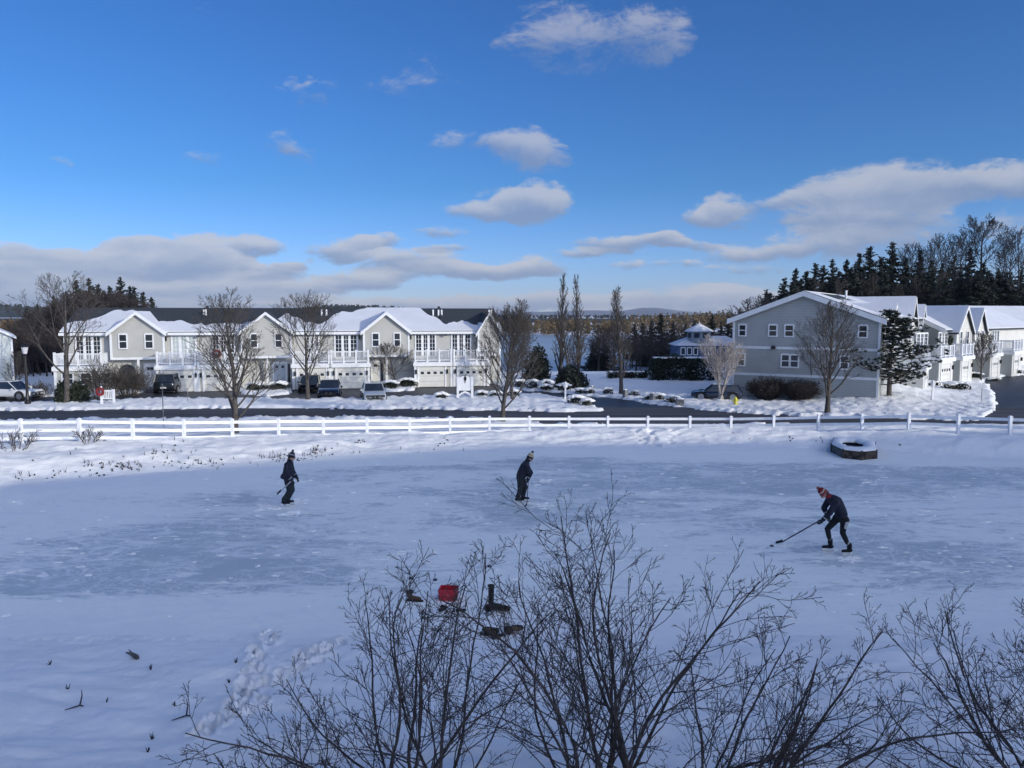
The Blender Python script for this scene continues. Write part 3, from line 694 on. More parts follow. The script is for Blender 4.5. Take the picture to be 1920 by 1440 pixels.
# party wall parapets that divide the roof
for px in (376, 617, 832):
    x = F1.x(px, 1.); q = MB(); th = .32
    q.prism([(-.45, EA-.5), (DP/2, RI+.05), (DP/2, RI+.05+th), (-.45, EA-.3+th*.6)], 'x', x-.13, x+.13); q.build('party_wall', m_shingle, row)
wr = MB(); 
x, z = F1.hit(407, 663, yG)                              # wreath on the balcony rail
W0 = F1.o + Vector((F1.c*x-F1.s*(yG-.2), F1.s*x+F1.c*(yG-.2), 0)); 
def wreath(name, loc, ang, R, r, m, label, ribbon=None):
    o = empty(name, loc, label, 'wreath', ang)
    q = MB(); g = random.Random(2)
    for k in range(90):
        a = 6.283*k/90; cx, cz = R*math.cos(a), R*math.sin(a)
        for j in range(3):
            dx, dy, dz = g.uniform(-r, r), g.uniform(-r*.6, r*.6), g.uniform(-r, r)
            q.blob((cx+dx*.5, dy, cz+dz*.5), (r*.5, r*.5, r*.5), g, 5, 3, .2)
    q.build('foliage', m, o)
    if ribbon:
        q = MB(); q.blob((0, -.1, -R*.9), (R*.4, .06, R*.3), g, 8, 4, .1); q.build('ribbon', ribbon, o)
    return o
wreath('wreath', (W0.x, W0.y, F1.o.z+z), F1.a, .30, .12, m_redw, 'round red wreath hung on the white balcony rail of the beige row', m_evergreen)

# ---- grey gable-ended house on the right
F2 = Frame(27.7, 57.95, -.6, math.atan2(.839, .545))
hA = empty('grey_house', F2.o, 'three-level grey clapboard house whose big plain gable faces the road', 'house', F2.a)
D2, L2, E2, R2 = 11.1, 36., 6.5, 8.55
q = MB(); q.prism([(0, -.2), (D2, -.2), (D2, E2), (D2/2, R2-.1), (0, E2)], 'x', 0, L2); q.build('wall', m_sidingA, hA)
sl2 = (R2-E2)/(D2/2)
roofslab(-.35, L2+.3, -.45, E2-.45*sl2, D2/2, R2).build('front_roof', m_shingle, hA)
roofslab(-.35, L2+.3, D2+.45, E2-.45*sl2, D2/2, R2).build('back_roof', m_shingle, hA)
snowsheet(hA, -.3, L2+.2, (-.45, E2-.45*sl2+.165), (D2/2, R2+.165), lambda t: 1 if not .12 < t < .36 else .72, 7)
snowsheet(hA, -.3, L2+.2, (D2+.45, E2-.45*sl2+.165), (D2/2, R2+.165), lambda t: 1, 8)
q = MB()
for ya, yb in ((-.45, D2/2), (D2+.45, D2/2)):
    za = E2-.45*sl2
    pts = [(ya, za-.22), (yb, R2-.22), (yb, R2+.19), (ya, za+.19)]
    q.prism(pts, 'x', -.42, -.353)
for z in (2.02, 4.22): q.box(-.05, -.002, -.02, D2+.02, z-.1, z+.1)
for y in (-.05, D2-.12): q.box(-.06, -.003, y, y+.17, 0, E2-.1)
q.build_each('trim', m_white, hA)
fe = endwall(0)
def Y2(px): # local y on the end wall from the pixel column
    d = ray(px, 650); n = Vector((F2.c, F2.s, 0)); t = (F2.o-Vector((0, 0, CAMH))).dot(n)/d.dot(n); p = d*t+Vector((0, 0, CAMH))-F2.o
    return -p.x*F2.s+p.y*F2.c, 0
for (a, b, z0, z1) in ((1386,1397,5.2,6.02),(1442,1455,5.2,6.02),(1472,1486,5.2,6.02),(1610,1624,5.2,6.02),(1384.5,1396,2.75,3.65),(1467,1480,2.75,3.65),(1484,1497,2.75,3.65),(1578,1591,2.75,3.65)):
    ya, yb = sorted((Y2(a)[0], Y2(b)[0])); window(hA, fe, ya, yb, z0, z1)
for k, (a, b, za) in enumerate(((3.2, 6.9, 7.6), (16.8, 22.4, 8.45), (27, 31, 7.8))):
    cross_gable(hA, a, b, -.15, min(D2/2-.3, (za-E2)/sl2+.3), E2-.5, za, m_cream, 3.2, 30+k)
    for t in (.25, .7): window(hA, facade(-.15), a+(b-a)*t-.35, a+(b-a)*t+.35, 4.3, 5.5)
for k, (a, b) in enumerate(((9.5, 14.2), (22.7, 26.4), (31.2, 35))):
    q = MB(); q.box(a, b, -2.2, -.005, 0, 2.4); q.build('garage_wall', m_cream, hA); balcony(hA, a+.1, b-.1, -2.2, 0, 2.55, 1.1, 2); garage(hA, a+.8, b-.8, -2.2, 2.0)
    triple(hA, facade(0), a+.6, b-.6, 3.0, 5.0)
q = MB(); q.lathe([(.02, 0), (.16, .02), (.2, .15), (.12, .28), (.02, .3)], (-.2, Y2(1451)[0], 4.1), 10); q.build('satellite_dish', m_black, hA)
q = MB(); q.tube([(12, D2/2-1, R2-.6), (12, D2/2-1, R2+.55)], .1, 8); q.build('roof_vent', m_white, hA)
# ---- cream row further right
F3 = Frame(45.3, 81., -.62, math.radians(41.5))
hB = empty('cream_townhouses', F3.o, 'cream townhouses with steep snowy gables and grey side wall at right', 'townhouses', F3.a)
D3, L3, E3, R3 = 10., 30., 5.35, 7.75
q = MB(); q.prism([(0, -.3), (D3, -.3), (D3, E3), (D3/2, R3-.1), (0, E3)], 'x', 0, L3); q.build('wall', m_cream, hB)
q = MB(); q.box(-.08, -.003, 0, D3, 0, E3-.1); q.prism([(0.1, E3-.1), (D3-.1, E3-.1), (D3/2, R3-.3)], 'x', -.08, -.003); q.build('side_wall', m_sidingA, hB)  # grey sheet over the cream end wall, standing for its shade
q = MB(); q.box(-.16, -.083, -.05, D3, 3.0, 3.2); q.box(-.16, -.083, -.06, .14, 0, E3-.05); q.build_each('trim', m_white, hB)
sl3 = (R3-E3)/(D3/2)
roofslab(-.4, L3+.3, -.4, E3-.4*sl3, D3/2, R3).build('front_roof', m_shingle, hB)
roofslab(-.4, L3+.3, D3+.4, E3-.4*sl3, D3/2, R3).build('back_roof', m_shingle, hB)
snowsheet(hB, -.35, L3+.2, (-.4, E3-.4*sl3+.165), (D3/2, R3+.165), lambda t: 1, 17)
snowsheet(hB, -.35, L3+.2, (D3+.4, E3-.4*sl3+.165), (D3/2, R3+.165), lambda t: 1, 18)
q = MB(); za = E3-.4*sl3; q.prism([(-.45, za-.2), (D3/2, R3-.2), (D3/2, R3+.18), (-.45, za+.18)], 'x', -.48, -.403); q.build('rake_trim', m_white, hB)
X3 = lambda p, y=0.: F3.x(p, y)
for k, (a, b, z) in enumerate(((1794, 1821, 7.7), (1828, 1846, 7.5))):
    x0, x1 = X3(a, -.8), X3(b, -.8); cross_gable(hB, x0, x1, -.8, D3/2, E3-.1, z, m_cream, 3.1, 50+k)
    for t in (.22, .68): xx = x0+(x1-x0)*t; window(hB, facade(-.8), xx-.05, xx+.5, 3.6, 5.1, frame=.08)
for k, (a, b, da, db) in enumerate(((1764, 1790, 1768, 1785), (1804, 1826, 1807, 1818), (1860, 1879, 1863, 1874), (1901, 1918, 1904, 1912))):
    x0, x1 = X3(a, -2.4), X3(b, -2.4)
    q = MB(); q.box(x0, x1, -2.4, -.005, -.2, 2.4); q.build('garage_wall', m_cream, hB)
    q = MB(); q.box(x0-.06, x0-.003, -2.35, -.005, -.2, 2.38); q.build('garage_side', m_sidingA, hB)  # grey sheet colours the garage's unlit side
    balcony(hB, x0+.1, x1-.1, -2.4, 0, 2.75, 1.15, 3); garage(hB, X3(da, -2.4), X3(db, -2.4), -2.4, 2.15)
    triple(hB, facade(0), x0+.5, x1-.5, 3.2, 5.0)
    sconce(hB, facade(-2.4), x1-.3, 1.7)
x, z = F3.hit(1778, 638, -2.4); W1 = F3.o + Vector((F3.c*x+F3.s*2.6, F3.s*x-F3.c*2.6, z))
wreath('wreath', W1, F3.a, .36, .14, m_evergreen, 'dark green wreath on the white balcony rail of the cream townhouses')
# house at the right edge, dark porch under a snowy roof
p = P(1888, 700, -.3); F4 = Frame(PD(1856, 700, 104).x, 104, .2, math.radians(16))
hC = empty('dark_porch_house', F4.o, 'low house under thick snowy roof with dark shaded upper storey at the right edge', 'house', F4.a)
q = MB(); q.box(0, 22, 0, 8, -1, 5.0); q.build('wall', mat('shaded_siding', (.05, .06, .085), .7, .1, 1), hC)  # wall coloured dark to stand for the shade under the balcony
q = MB()
for k in range(7): q.box(k*3.4+.2, k*3.4+.42, -1.6, -1.4, 0, 4.4)
q.build_each('porch_post', m_white, hC)
roofslab(-.6, 22.5, -2.0, 4.45, 4, 7.1, .3).build('roof', m_roofsnow, hC); roofslab(-.6, 22.5, 8.6, 5.2, 4, 7.1, .3).build('back_roof', m_roofsnow, hC)
for k in range(5): window(hC, facade(0), 1.2+k*4, 2.6+k*4, 2.2, 3.8)

# ---- white house at the left edge
p = PD(28, 745, 66); F5 = Frame(p.x, 66, -.6, math.radians(34))
hD = empty('white_house', F5.o, 'white clapboard house with snowy roof cut by the left edge of the picture', 'house', F5.a)
q = MB(); q.prism([(-9, -.3), (0, -.3), (0, 5.0), (-4.5, 7.4), (-9, 5.0)], 'y', 0, 13); q.build('wall', mat('white_siding', (.56, .60, .59), .6, .04, .8, band=(2, .17, .2)), hD)
for nm, pts in (('right_roof', [(.35, 4.82), (-4.5, 7.42), (-4.5, 7.62), (.35, 5.02)]), ('left_roof', [(-9.35, 4.82), (-9.35, 5.02), (-4.5, 7.62), (-4.5, 7.42)])):
    q = MB(); q.prism(pts, 'y', -.35, 13.3); q.build(nm, m_roofsnow, hD)
window(hD, facade(0), -1.5, -.7, .6, 1.3); window(hD, facade(0), -4, -3, 3.3, 4.6); window(hD, facade(0), -7, -6, 3.3, 4.6)
q = MB(); q.box(-2.6, -2.0, 1.2, 1.9, 5.8, 7.6); q.build('chimney', m_white, hD)
q = MB(); q.box(-.1, .06, -.06, .1, -.2, 4.8); q.build('corner_trim', m_white, hD)

# ---- blue house with a cupola by the lake
p = PD(1270, 671, 150); F6 = Frame(p.x, 150, p.z-.4, math.radians(-3))
hE = empty('blue_lakehouse', F6.o, 'blue single-storey house with an octagonal glazed cupola near the lake', 'house', F6.a)
mbl = mat('blue_siding', (.055, .10, .19), .6, .05, 1, band=(2, .2, .2)); W6 = F6.x(1400)
q = MB(); q.box(0, W6, 0, 9, 0, 2.9); q.build('wall', mbl, hE)
q = MB(); q.add([(-.5,-.6,2.8),(W6+.5,-.6,2.8),(W6+.5,9.6,2.8),(-.5,9.6,2.8),(3.2,4.5,4.6),(W6-3,4.5,4.6)], [(0,1,5,4),(2,3,4,5),(1,2,5),(3,0,4),(0,3,2,1)]); q.build('roof', m_roofsnow, hE)
cu = MB(); xm = F6.x(1311, 2.5); cu.lathe([(2.3, 2.9), (2.3, 5.55)], (xm, 2.6, 0), 8); c_ = cu.build('cupola', mat('grey_blue', (.20, .24, .29), .6, .05, 1), hE)
q = MB(); q.lathe([(2.9, 5.5), (2.9, 5.6), (.12, 7.1), (.05, 7.4)], (xm, 2.6, 0), 8); q.build('cupola_roof', m_roofsnow, c_)
for k in range(8):
    a = math.pi*2*(k+.5)/8; c0, s0 = math.cos(a), math.sin(a); q = MB(); R_ = 2.14
    pts = []
    for (u_, z_) in ((-.5, 4.3), (.5, 4.3), (.5, 5.2), (-.5, 5.2)):
        for rr in (R_, R_+.08): pts.append((xm+c0*rr-s0*u_, 2.6+s0*rr+c0*u_, z_))
    q.add(pts, [(0,2,3,1),(2,4,5,3),(4,6,7,5),(6,0,1,7),(1,3,5,7),(0,6,4,2)]); q.build('cupola_window', m_glass, c_)
for (a, b) in ((1278,1285),(1290,1297),(1302,1308),(1323,1329),(1334,1341),(1352,1360)):
    window(hE, facade(0), F6.x(a), F6.x(b), 1.1, 2.3, sash=False, frame=.14)
# ------------------------------------------------------------------ trees and shrubs
class Twigs:
    """collects tapering tubes quickly"""
    def __init__(s): s.v = []; s.f = []; s.n = 0
    def tube(s, pts, rs, k):
        m = len(pts); vs = s.v; base_ = s.n
        for i in range(m):
            p = pts[i]; q = pts[min(i+1, m-1)]; o = pts[max(i-1, 0)]
            tx, ty, tz = q[0]-o[0], q[1]-o[1], q[2]-o[2]; l = math.sqrt(tx*tx+ty*ty+tz*tz) or 1e-6; tx /= l; ty /= l; tz /= l
            if abs(tz) < .9: ax, ay, az_ = -ty, tx, 0.
            else: ax, ay, az_ = 0., tz, -ty
            l = math.sqrt(ax*ax+ay*ay+az_*az_) or 1e-6; ax /= l; ay /= l; az_ /= l
            bx, by, bz = ty*az_-tz*ay, tz*ax-tx*az_, tx*ay-ty*ax
            r = rs[i]
            for j in range(k):
                a = 6.28318*j/k; c, d = math.cos(a)*r, math.sin(a)*r
                vs.append((p[0]+ax*c+bx*d, p[1]+ay*c+by*d, p[2]+az_*c+bz*d))
        for i in range(m-1):
            for j in range(k):
                j2 = (j+1) % k; a = base_+i*k
                s.f.append((a+j, a+j2, a+k+j2, a+k+j))
        s.n += m*k
    def mb(s): m = MB(); m.v = s.v; m.f = s.f; return m
def norm(a):
    l = math.sqrt(a[0]**2+a[1]**2+a[2]**2) or 1e-6; return (a[0]/l, a[1]/l, a[2]/l)
def branch(g, p, d, L, segs, wig, lift):
    """a wandering polyline from p along d"""
    pts = [p]; st = L/segs
    for i in range(segs):
        d = norm((d[0]+g.gauss(0, wig), d[1]+g.gauss(0, wig), d[2]+g.gauss(0, wig)+lift))
        p = (p[0]+d[0]*st, p[1]+d[1]*st, p[2]+d[2]*st); pts.append(p)
    return pts
def side_dir(g, d, ang, az=None):
    """direction leaving d at angle ang, at a random azimuth round it"""
    if abs(d[2]) < .95: a = norm((-d[1], d[0], 0))
    else: a = (1, 0, 0)
    b = (d[1]*a[2]-d[2]*a[1], d[2]*a[0]-d[0]*a[2], d[0]*a[1]-d[1]*a[0])
    t = g.uniform(0, 6.283) if az is None else az; c, s_ = math.cos(ang), math.sin(ang); ct, st = math.cos(t)*s_, math.sin(t)*s_
    return norm((d[0]*c+a[0]*ct+b[0]*st, d[1]*c+a[1]*ct+b[1]*st, d[2]*c+a[2]*ct+b[2]*st))
def ramify(g, T, pts, r0, r1, level, spec, L):
    """tube + children; spec[level] = (children, length ratio, angle, segs, wiggle, lift, sides)"""
    m = len(pts); k = 7 if level == 0 else 5 if level == 1 else 3
    T.tube(pts, [r0+(r1-r0)*i/(m-1) for i in range(m)], k)
    if level >= len(spec): return
    nch, ratio, ang, segs, wig, lift = spec[level]
    az = g.uniform(0, 6.28)
    for c in range(nch):
        t = (.22 if level else .3) + (.78 if level else .66)*(c+g.uniform(0, .9))/nch
        t = min(t, .98); i = int(t*(m-1)); f = t*(m-1)-i; i2 = min(i+1, m-1)
        p = tuple(pts[i][q]*(1-f)+pts[i2][q]*f for q in range(3)); d = norm(tuple(pts[i2][q]-pts[max(i2-1, 0)][q] for q in range(3)))
        az += 2.4+g.uniform(-.5, .5)
        l2 = L*ratio*(1.12-.72*t)*g.uniform(.7, 1.25); rr = max((r0+(r1-r0)*t)*.5, SP_MIN[0])
        ch = branch(g, p, side_dir(g, d, ang*g.uniform(.75, 1.25), az), l2, segs, wig, lift)
        ramify(g, T, ch, rr, max(rr*.35, SP_MIN[0]*.8), level+1, spec, l2)
SP_MIN = [.012]
def bare_tree(name, loc, H, label, seed, m=None, trunk=.18, h0=.2, nlimb=14, limb=.55, ang=.75, lift=.10, spread=1., spec=None, cat='tree', group=None, lean=(0, 0), tmin=.012, leaders=1, wig=.05):
    g = random.Random(seed); SP_MIN[0] = tmin
    o = empty(name, loc, label, cat, 0, group)
    spec = spec or [(9, .50, .62, 4, .10, .06), (6, .50, .6, 3, .13, .05), (3, .55, .5, 2, .15, .04)]
    T = Twigs(); K = Twigs()
    for ld in range(leaders):
        d0 = norm((lean[0]+(g.gauss(0, .16) if leaders > 1 else 0), lean[1]+(g.gauss(0, .16) if leaders > 1 else 0), 1))
        ht = H*(1 if ld == 0 else g.uniform(.75, .95))
        tp = branch(g, (g.gauss(0, .08) if leaders > 1 else 0, g.gauss(0, .08) if leaders > 1 else 0, -.25), d0, ht+.25, 9, wig*.6, .03)
        rs = [trunk*(1.25 if i == 0 else 1)*(1-.93*(i/9)**.9)+.012 for i in range(10)]
        K.tube(tp, rs, 9); az = g.uniform(0, 6)
        for c in range(nlimb):
            t = h0+(1-h0)*(.96)*(c+g.uniform(0, .7))/nlimb; t = min(t, .97)
            q = t*9; i = int(q); f = q-i; p = tuple(tp[i][j]*(1-f)+tp[i+1][j]*f for j in range(3)); d = norm(tuple(tp[i+1][j]-tp[i][j] for j in range(3)))
            az += 2.4+g.uniform(-.4, .4)
            env = math.sin(math.pi*min(1, (t-h0)/(1-h0)*.75+.22))
            l2 = H*limb*spread*(.66+.42*env)*(1.2-.68*t)*g.uniform(.85, 1.12); rr = max(rs[i]*.42, tmin)
            ch = branch(g, p, side_dir(g, d, ang*(1.1-.45*t)*g.uniform(.85, 1.15), az), l2, 6, wig, lift)
            ramify(g, T, ch, rr, max(rr*.22, tmin*.8), 0, spec, l2)
    mz = max(v[2] for v in T.v); kz = min(1.15, H/mz); kx = kz**.35      # the topmost twig ends at the height measured
    for Q in (T, K): Q.v = [(a*kx, b*kx, c*kz) for a, b, c in Q.v]
    mm = m or m_bark
    K.mb().build('trunk', mm, o, smooth=True, recalc=False); T.mb().build('crown', mm, o, smooth=True, recalc=False)
    return o
D3 = [(9, .52, .6, 4, .08, .07), (6, .52, .55, 3, .09, .06), (3, .6, .45, 2, .08, .05)]
D2_ = [(8, .52, .55, 4, .08, .08), (6, .55, .5, 3, .09, .06)]
def tree_at(px, py, ptop, **k):
    p = G(px, py); t = PD(px, ptop, p.y); return (p.x, p.y, p.z-.05), t.z-p.z
# street trees
def street(px, py, ptop, label, seed, **k):
    loc, H = tree_at(px, py, ptop); return bare_tree('bare_tree', loc, H, label, seed, **k)
street(125, 753, 505, 'wide spreading bare tree with low forked limbs before the left end of the beige row', 21, trunk=.26, h0=.22, nlimb=12, limb=.62, ang=.85, lift=.09, spec=D3, tmin=.0095, wig=.06)
street(441, 812, 535, 'tall bare street tree right behind the white fence, near the balcony with the red wreath', 22, trunk=.17, h0=.12, nlimb=26, limb=.46, ang=.74, lift=.11, spec=D3, tmin=.007)
street(577, 748, 540, 'bare tree leaning left across the roof, behind the dark parked cars', 23, trunk=.19, h0=.22, nlimb=20, limb=.6, ang=.74, lift=.10, lean=(-.06, 0), spec=D3, tmin=.0095)
street(943, 790, 556, 'dense round-crowned bare tree behind the fence at the right end of the beige row', 24, trunk=.16, h0=.14, nlimb=30, limb=.52, ang=.72, lift=.12, spec=[(10,.5,.55,4,.07,.08),(7,.52,.5,3,.08,.06),(3,.6,.45,2,.08,.05)], tmin=.0075)
street(961, 748, 572, 'bare tree just behind the dense round-crowned one, its trunk on the snow bed', 25, trunk=.15, h0=.2, nlimb=20, limb=.5, ang=.66, lift=.12, spec=D2_, tmin=.011)
street(1551, 780, 556, 'broad bare tree behind the fence before the big grey gable', 26, trunk=.19, h0=.16, nlimb=26, limb=.5, ang=.76, lift=.11, spec=D3, tmin=.0075)
street(1524, 746, 575, 'slim bare tree touching the big grey gable wall, behind the broad one', 27, trunk=.11, h0=.12, nlimb=18, limb=.36, ang=.6, lift=.12, spec=D2_, tmin=.010)
street(1839, 712, 620, 'small vase-shaped bare tree on the planted island before the cream townhouses', 28, trunk=.10, h0=.25, nlimb=18, limb=.5, ang=.7, lift=.12, spec=D2_, tmin=.02)
street(742, 722, 640, 'low ornamental bare tree on the snowy island beside the pale garage', 29, trunk=.11, h0=.2, nlimb=18, limb=.75, ang=.95, lift=.05, spec=D2_, tmin=.016, wig=.12)
street(496, 722, 640, 'thin ornamental bare tree on the snow bed before the bluish front door', 30, trunk=.08, h0=.18, nlimb=14, limb=.6, ang=.8, lift=.08, spec=D2_, tmin=.010, wig=.1)
street(28, 742, 655, 'small bare tree between the lamp post and the white house', 31, trunk=.08, h0=.2, nlimb=14, limb=.5, ang=.7, lift=.1, spec=D2_, tmin=.011)
# poplars
PS = [(7, .42, .42, 3, .06, .13), (4, .5, .4, 2, .08, .1)]
street(1050, 712, 510, 'tall narrow bare poplar, left of the pair by the lake', 32, trunk=.22, h0=.07, nlimb=34, limb=.225, ang=.44, wig=.022, lift=.13, spec=PS, tmin=.015, m=m_bark)
street(1085, 712, 513, 'tall narrow bare poplar, right of the pair by the lake', 33, trunk=.20, h0=.07, nlimb=34, limb=.225, ang=.44, wig=.022, lift=.13, spec=PS, tmin=.015)
street(1070, 714, 565, 'shorter many-stemmed bare poplar between the two tall ones', 34, trunk=.12, h0=.05, nlimb=12, limb=.34, ang=.6, lift=.12, spec=PS, tmin=.015, leaders=3)
street(1165, 738, 534, 'upright bare poplar alone on the snowy lawn left of the dark hedge', 35, trunk=.19, h0=.13, nlimb=34, limb=.24, ang=.55, wig=.02, lift=.14, spec=D2_, tmin=.012)
street(1352, 748, 625, 'pale multi-stemmed birch at the corner of the big grey house', 36, trunk=.09, h0=.1, nlimb=9, limb=.55, ang=.6, lift=.08, spec=D2_, tmin=.010, leaders=4, m=m_birch, wig=.08)

def leaf_cloud(g, mb, c, r, n, size, squash=1., up=0.):
    for _ in range(n):
        while True:
            x, y, z = g.uniform(-1, 1), g.uniform(-1, 1), g.uniform(-1, 1); q = x*x+y*y+z*z
            if .15 < q < 1: break
        px_, py_, pz = c[0]+x*r[0], c[1]+y*r[1], c[2]+z*r[2]
        a = norm((g.gauss(0, 1), g.gauss(0, 1), g.gauss(0, 1)+up)); b = side_dir(g, a, 1.57)
        s = size*g.uniform(.6, 1.3); t = s*.42
        d2 = (a[1]*b[2]-a[2]*b[1], a[2]*b[0]-a[0]*b[2], a[0]*b[1]-a[1]*b[0])
        mb.add([(px_-a[0]*s-b[0]*t*.3, py_-a[1]*s-b[1]*t*.3, pz-a[2]*s-b[2]*t*.3), (px_+b[0]*t, py_+b[1]*t, pz+b[2]*t), (px_+a[0]*s, py_+a[1]*s, pz+a[2]*s), (px_-b[0]*t, py_-b[1]*t, pz-b[2]*t)], [(0, 1, 2, 3)])
def conifer_mesh(seed, H=12., R=2.6, bare=.12, n=46, drop=.25, leaf=.42):
    g = random.Random(seed); f = MB(); k = MB()
    k.tube([(0, 0, -.6), (0, 0, H*.5), (0, 0, H*.97)], [.22, .13, .02], 6)
    for i in range(n):
        t = (i+g.random())/n; z = H*(bare+(1-bare)*t); rr = R*(1-t)**.92*g.uniform(.55, 1.15)+.15; a = g.uniform(0, 6.28)
        m = max(2, int(rr/(.34-.16*t)))
        for j in range(m):
            q = (j+.6)/m; c = (math.cos(a)*rr*q, math.sin(a)*rr*q, z-drop*rr*q*.7+.3*q*q)
            k_ = 1-.62*t; leaf_cloud(g, f, c, (.46*k_, .46*k_, .22*k_), 6, leaf*(1.15-.4*q)*k_)
    for j in range(12): leaf_cloud(g, f, (0, 0, H*(.88+.12*j/12)), (.2*(1.05-j/12), .2*(1.05-j/12), .15), 3, .17, up=1.5)
    return f, k
def conifer(name, loc, label, protos, idx, H, rz, group, wid=1.):
    fm, km = protos[idx % len(protos)]
    o = empty(name, loc, label, 'tree', rz, group); s = H/12.; o.scale = (s*wid, s*wid, s)
    for nm, me in (('crown', fm), ('trunk', km)):
        c = bpy.data.objects.new(nm, me); C.objects.link(c); c.parent = o
    return o
PROT = []
for sd in range(5):
    f, k = conifer_mesh(100+sd, R=(3.0, 3.5, 2.7, 3.3, 2.9)[sd], bare=(.06, .1, .05, .14, .08)[sd], n=(88, 76, 92, 72, 84)[sd], leaf=.5)
    fo = f.build('crown', m_conifer, recalc=False); ko = k.build('trunk', m_barkdark)
    PROT.append((fo.data, ko.data)); bpy.data.objects.remove(fo); bpy.data.objects.remove(ko)
ORD = ['first', 'second', 'third', 'fourth', 'fifth', 'sixth', 'seventh', 'eighth', 'ninth', 'tenth', 'eleventh', 'twelfth', 'thirteenth', 'fourteenth', 'fifteenth', 'sixteenth', 'seventeenth', 'eighteenth', 'nineteenth', 'twentieth',
       'twenty-first', 'twenty-second', 'twenty-third', 'twenty-fourth', 'twenty-fifth', 'twenty-sixth', 'twenty-seventh', 'twenty-eighth', 'twenty-ninth', 'thirtieth']
def far_tree(px, ptop, Y, **k):
    q = PD(px, ptop, Y); z = gz(q.x, Y); return (q.x, Y, z-.3), q.z-z
# wooded hill at the right: the skyline conifers, then those in front and between
SKY = [(1437,542),(1470,520),(1492,503),(1512,508),(1529,492),(1545,497),(1561,485),(1588,486),(1612,474),(1632,461),(1652,480),(1675,453),(1700,482),(1726,468),(1748,486),(1768,492),(1790,478),(1820,463),(1845,490),(1872,500),(1896,508),(1916,498)]
g = random.Random(77)
for i, (px, pt) in enumerate(SKY):
    Y = 150+g.uniform(-6, 10); loc, H = far_tree(px, pt, Y)
    conifer('conifer', loc, 'dark conifer on the wooded hill, %s from the left along its skyline' % ORD[i], PROT, i*2+1, H, g.uniform(0, 6), 'conifers on the wooded hill', g.uniform(1.15, 1.75))
LOW = []
for i in range(70):
    px = 1425+i*7.3+g.uniform(-5, 5); k = float(np.interp(px, [1425, 1500, 1600, 1700, 1920], [565, 530, 510, 505, 520])); LOW.append((px, k+g.uniform(-12, 26)))
for i, (px, pt) in enumerate(LOW):
    Y = 128+g.uniform(-10, 14); loc, H = far_tree(px, pt, Y)
    conifer('conifer', loc, 'dark conifer in the shaded thicket below the skyline of the wooded hill', PROT, i, max(H, 5), g.uniform(0, 6), 'conifers in the shaded thicket on the hill', g.uniform(1.2, 1.8))
BT = []
for sd in range(3):
    o = bare_tree('bare_tree', (0, 0, 0), 12., 'x', 300+sd, m=m_barkdark, trunk=.2, h0=.3, nlimb=14, limb=.5, ang=.75, lift=.06, spec=[(7, .5, .65, 3, .12, .05), (5, .55, .6, 2, .15, .04)], tmin=.03)
    BT.append([(c.name.split('.')[0], c.data) for c in o.children])
    for c in list(o.children): bpy.data.objects.remove(c)
    bpy.data.objects.remove(o)
def bare_copy(loc, H, label, idx, rz, group, wid=1., mats=None):
    o = empty('bare_tree', loc, label, 'tree', rz, group); s = H/12.; o.scale = (s*wid, s*wid, s)
    for nm, me in BT[idx % 3]:
        c = bpy.data.objects.new(nm, me); C.objects.link(c); c.parent = o
        if mats: 
            c.material_slots[0].link = 'OBJECT'; c.material_slots[0].material = mats
    return o
loc, H = far_tree(1852, 396, 158)
bare_tree('bare_tree', loc, H, 'giant round-crowned bare tree rising above the conifers on the hill', 61, m=m_barkdark, trunk=.42, h0=.42, nlimb=16, limb=.5, ang=.9, lift=.06, spec=[(10, .5, .62, 4, .11, .05), (8, .5, .55, 3, .13, .04), (4, .5, .5, 2, .12, .03)], tmin=.026, wig=.08)
for i, (px, pt) in enumerate([(1405,552),(1425,548),(1625,480),(1700,455),(1712,450),(1735,452),(1752,440),(1775,432),(1790,440),(1805,425),(1880,450),(1898,430),(1915,420),(1940,430)]):
    loc, H = far_tree(px, pt, 156+g.uniform(-3, 8) if px > 1450 else 118)
    bare_copy(loc, H, 'leafless tree among the hill conifers, %s leafless one from the left' % ORD[i], i, g.uniform(0, 6), 'leafless trees on the wooded hill', g.uniform(.7, .95) if px > 1450 else 1.3)
# pale trunks showing between the conifers
for i in range(12):
    px = 1500+i*36.5+g.uniform(-6, 6); loc, H = far_tree(px, g.uniform(500, 535), 122+g.uniform(-3, 3))
    bare_copy(loc, max(H, 6), 'thin pale leafless tree at the foot of the wooded hill', i, g.uniform(0, 6), 'thin pale trees at the foot of the hill', .55, m_bark)
# knoll behind the left row
for i, (px, pt) in enumerate([(142,524),(166,520),(184,530),(206,535),(226,519),(243,535),(252,536),(268,545),(284,556),(122,545),(100,552),(70,568),(50,575)]):
    loc, H = far_tree(px, pt, 125+g.uniform(-5, 8))
    conifer('conifer', loc, 'dark evergreen on the knoll behind the beige row, %s counted from the left' % ORD[sorted([142,166,184,206,226,243,252,268,284,122,100,70,50]).index(px)], PROT, i+2, max(H, 4), g.uniform(0, 6), 'evergreens on the knoll', 1.25)
for i in range(34):
    px = 20+i*8.3+g.uniform(-4, 4); pt = float(np.interp(px, [0, 40, 100, 150, 220, 300], [600, 590, 560, 535, 537, 575]))+g.uniform(-4, 14)
    loc, H = far_tree(px, pt, 108+g.uniform(-6, 8)); bare_copy(loc, max(H, 4), 'brownish leafless tree packed in the thicket behind the beige row', i, g.uniform(0, 6), 'leafless thicket on the knoll', 1.35, m_twigbrown)
for i in range(11):
    px = 34+i*6.6; loc, H = far_tree(px, g.uniform(612, 640), 92+g.uniform(-4, 5)); conifer('conifer', loc, 'low dark evergreen in the gap between white house and beige row, %s from left' % ORD[i], PROT, i, max(H, 4), g.uniform(0, 6), 'evergreens in the gap by the white house', 1.9)
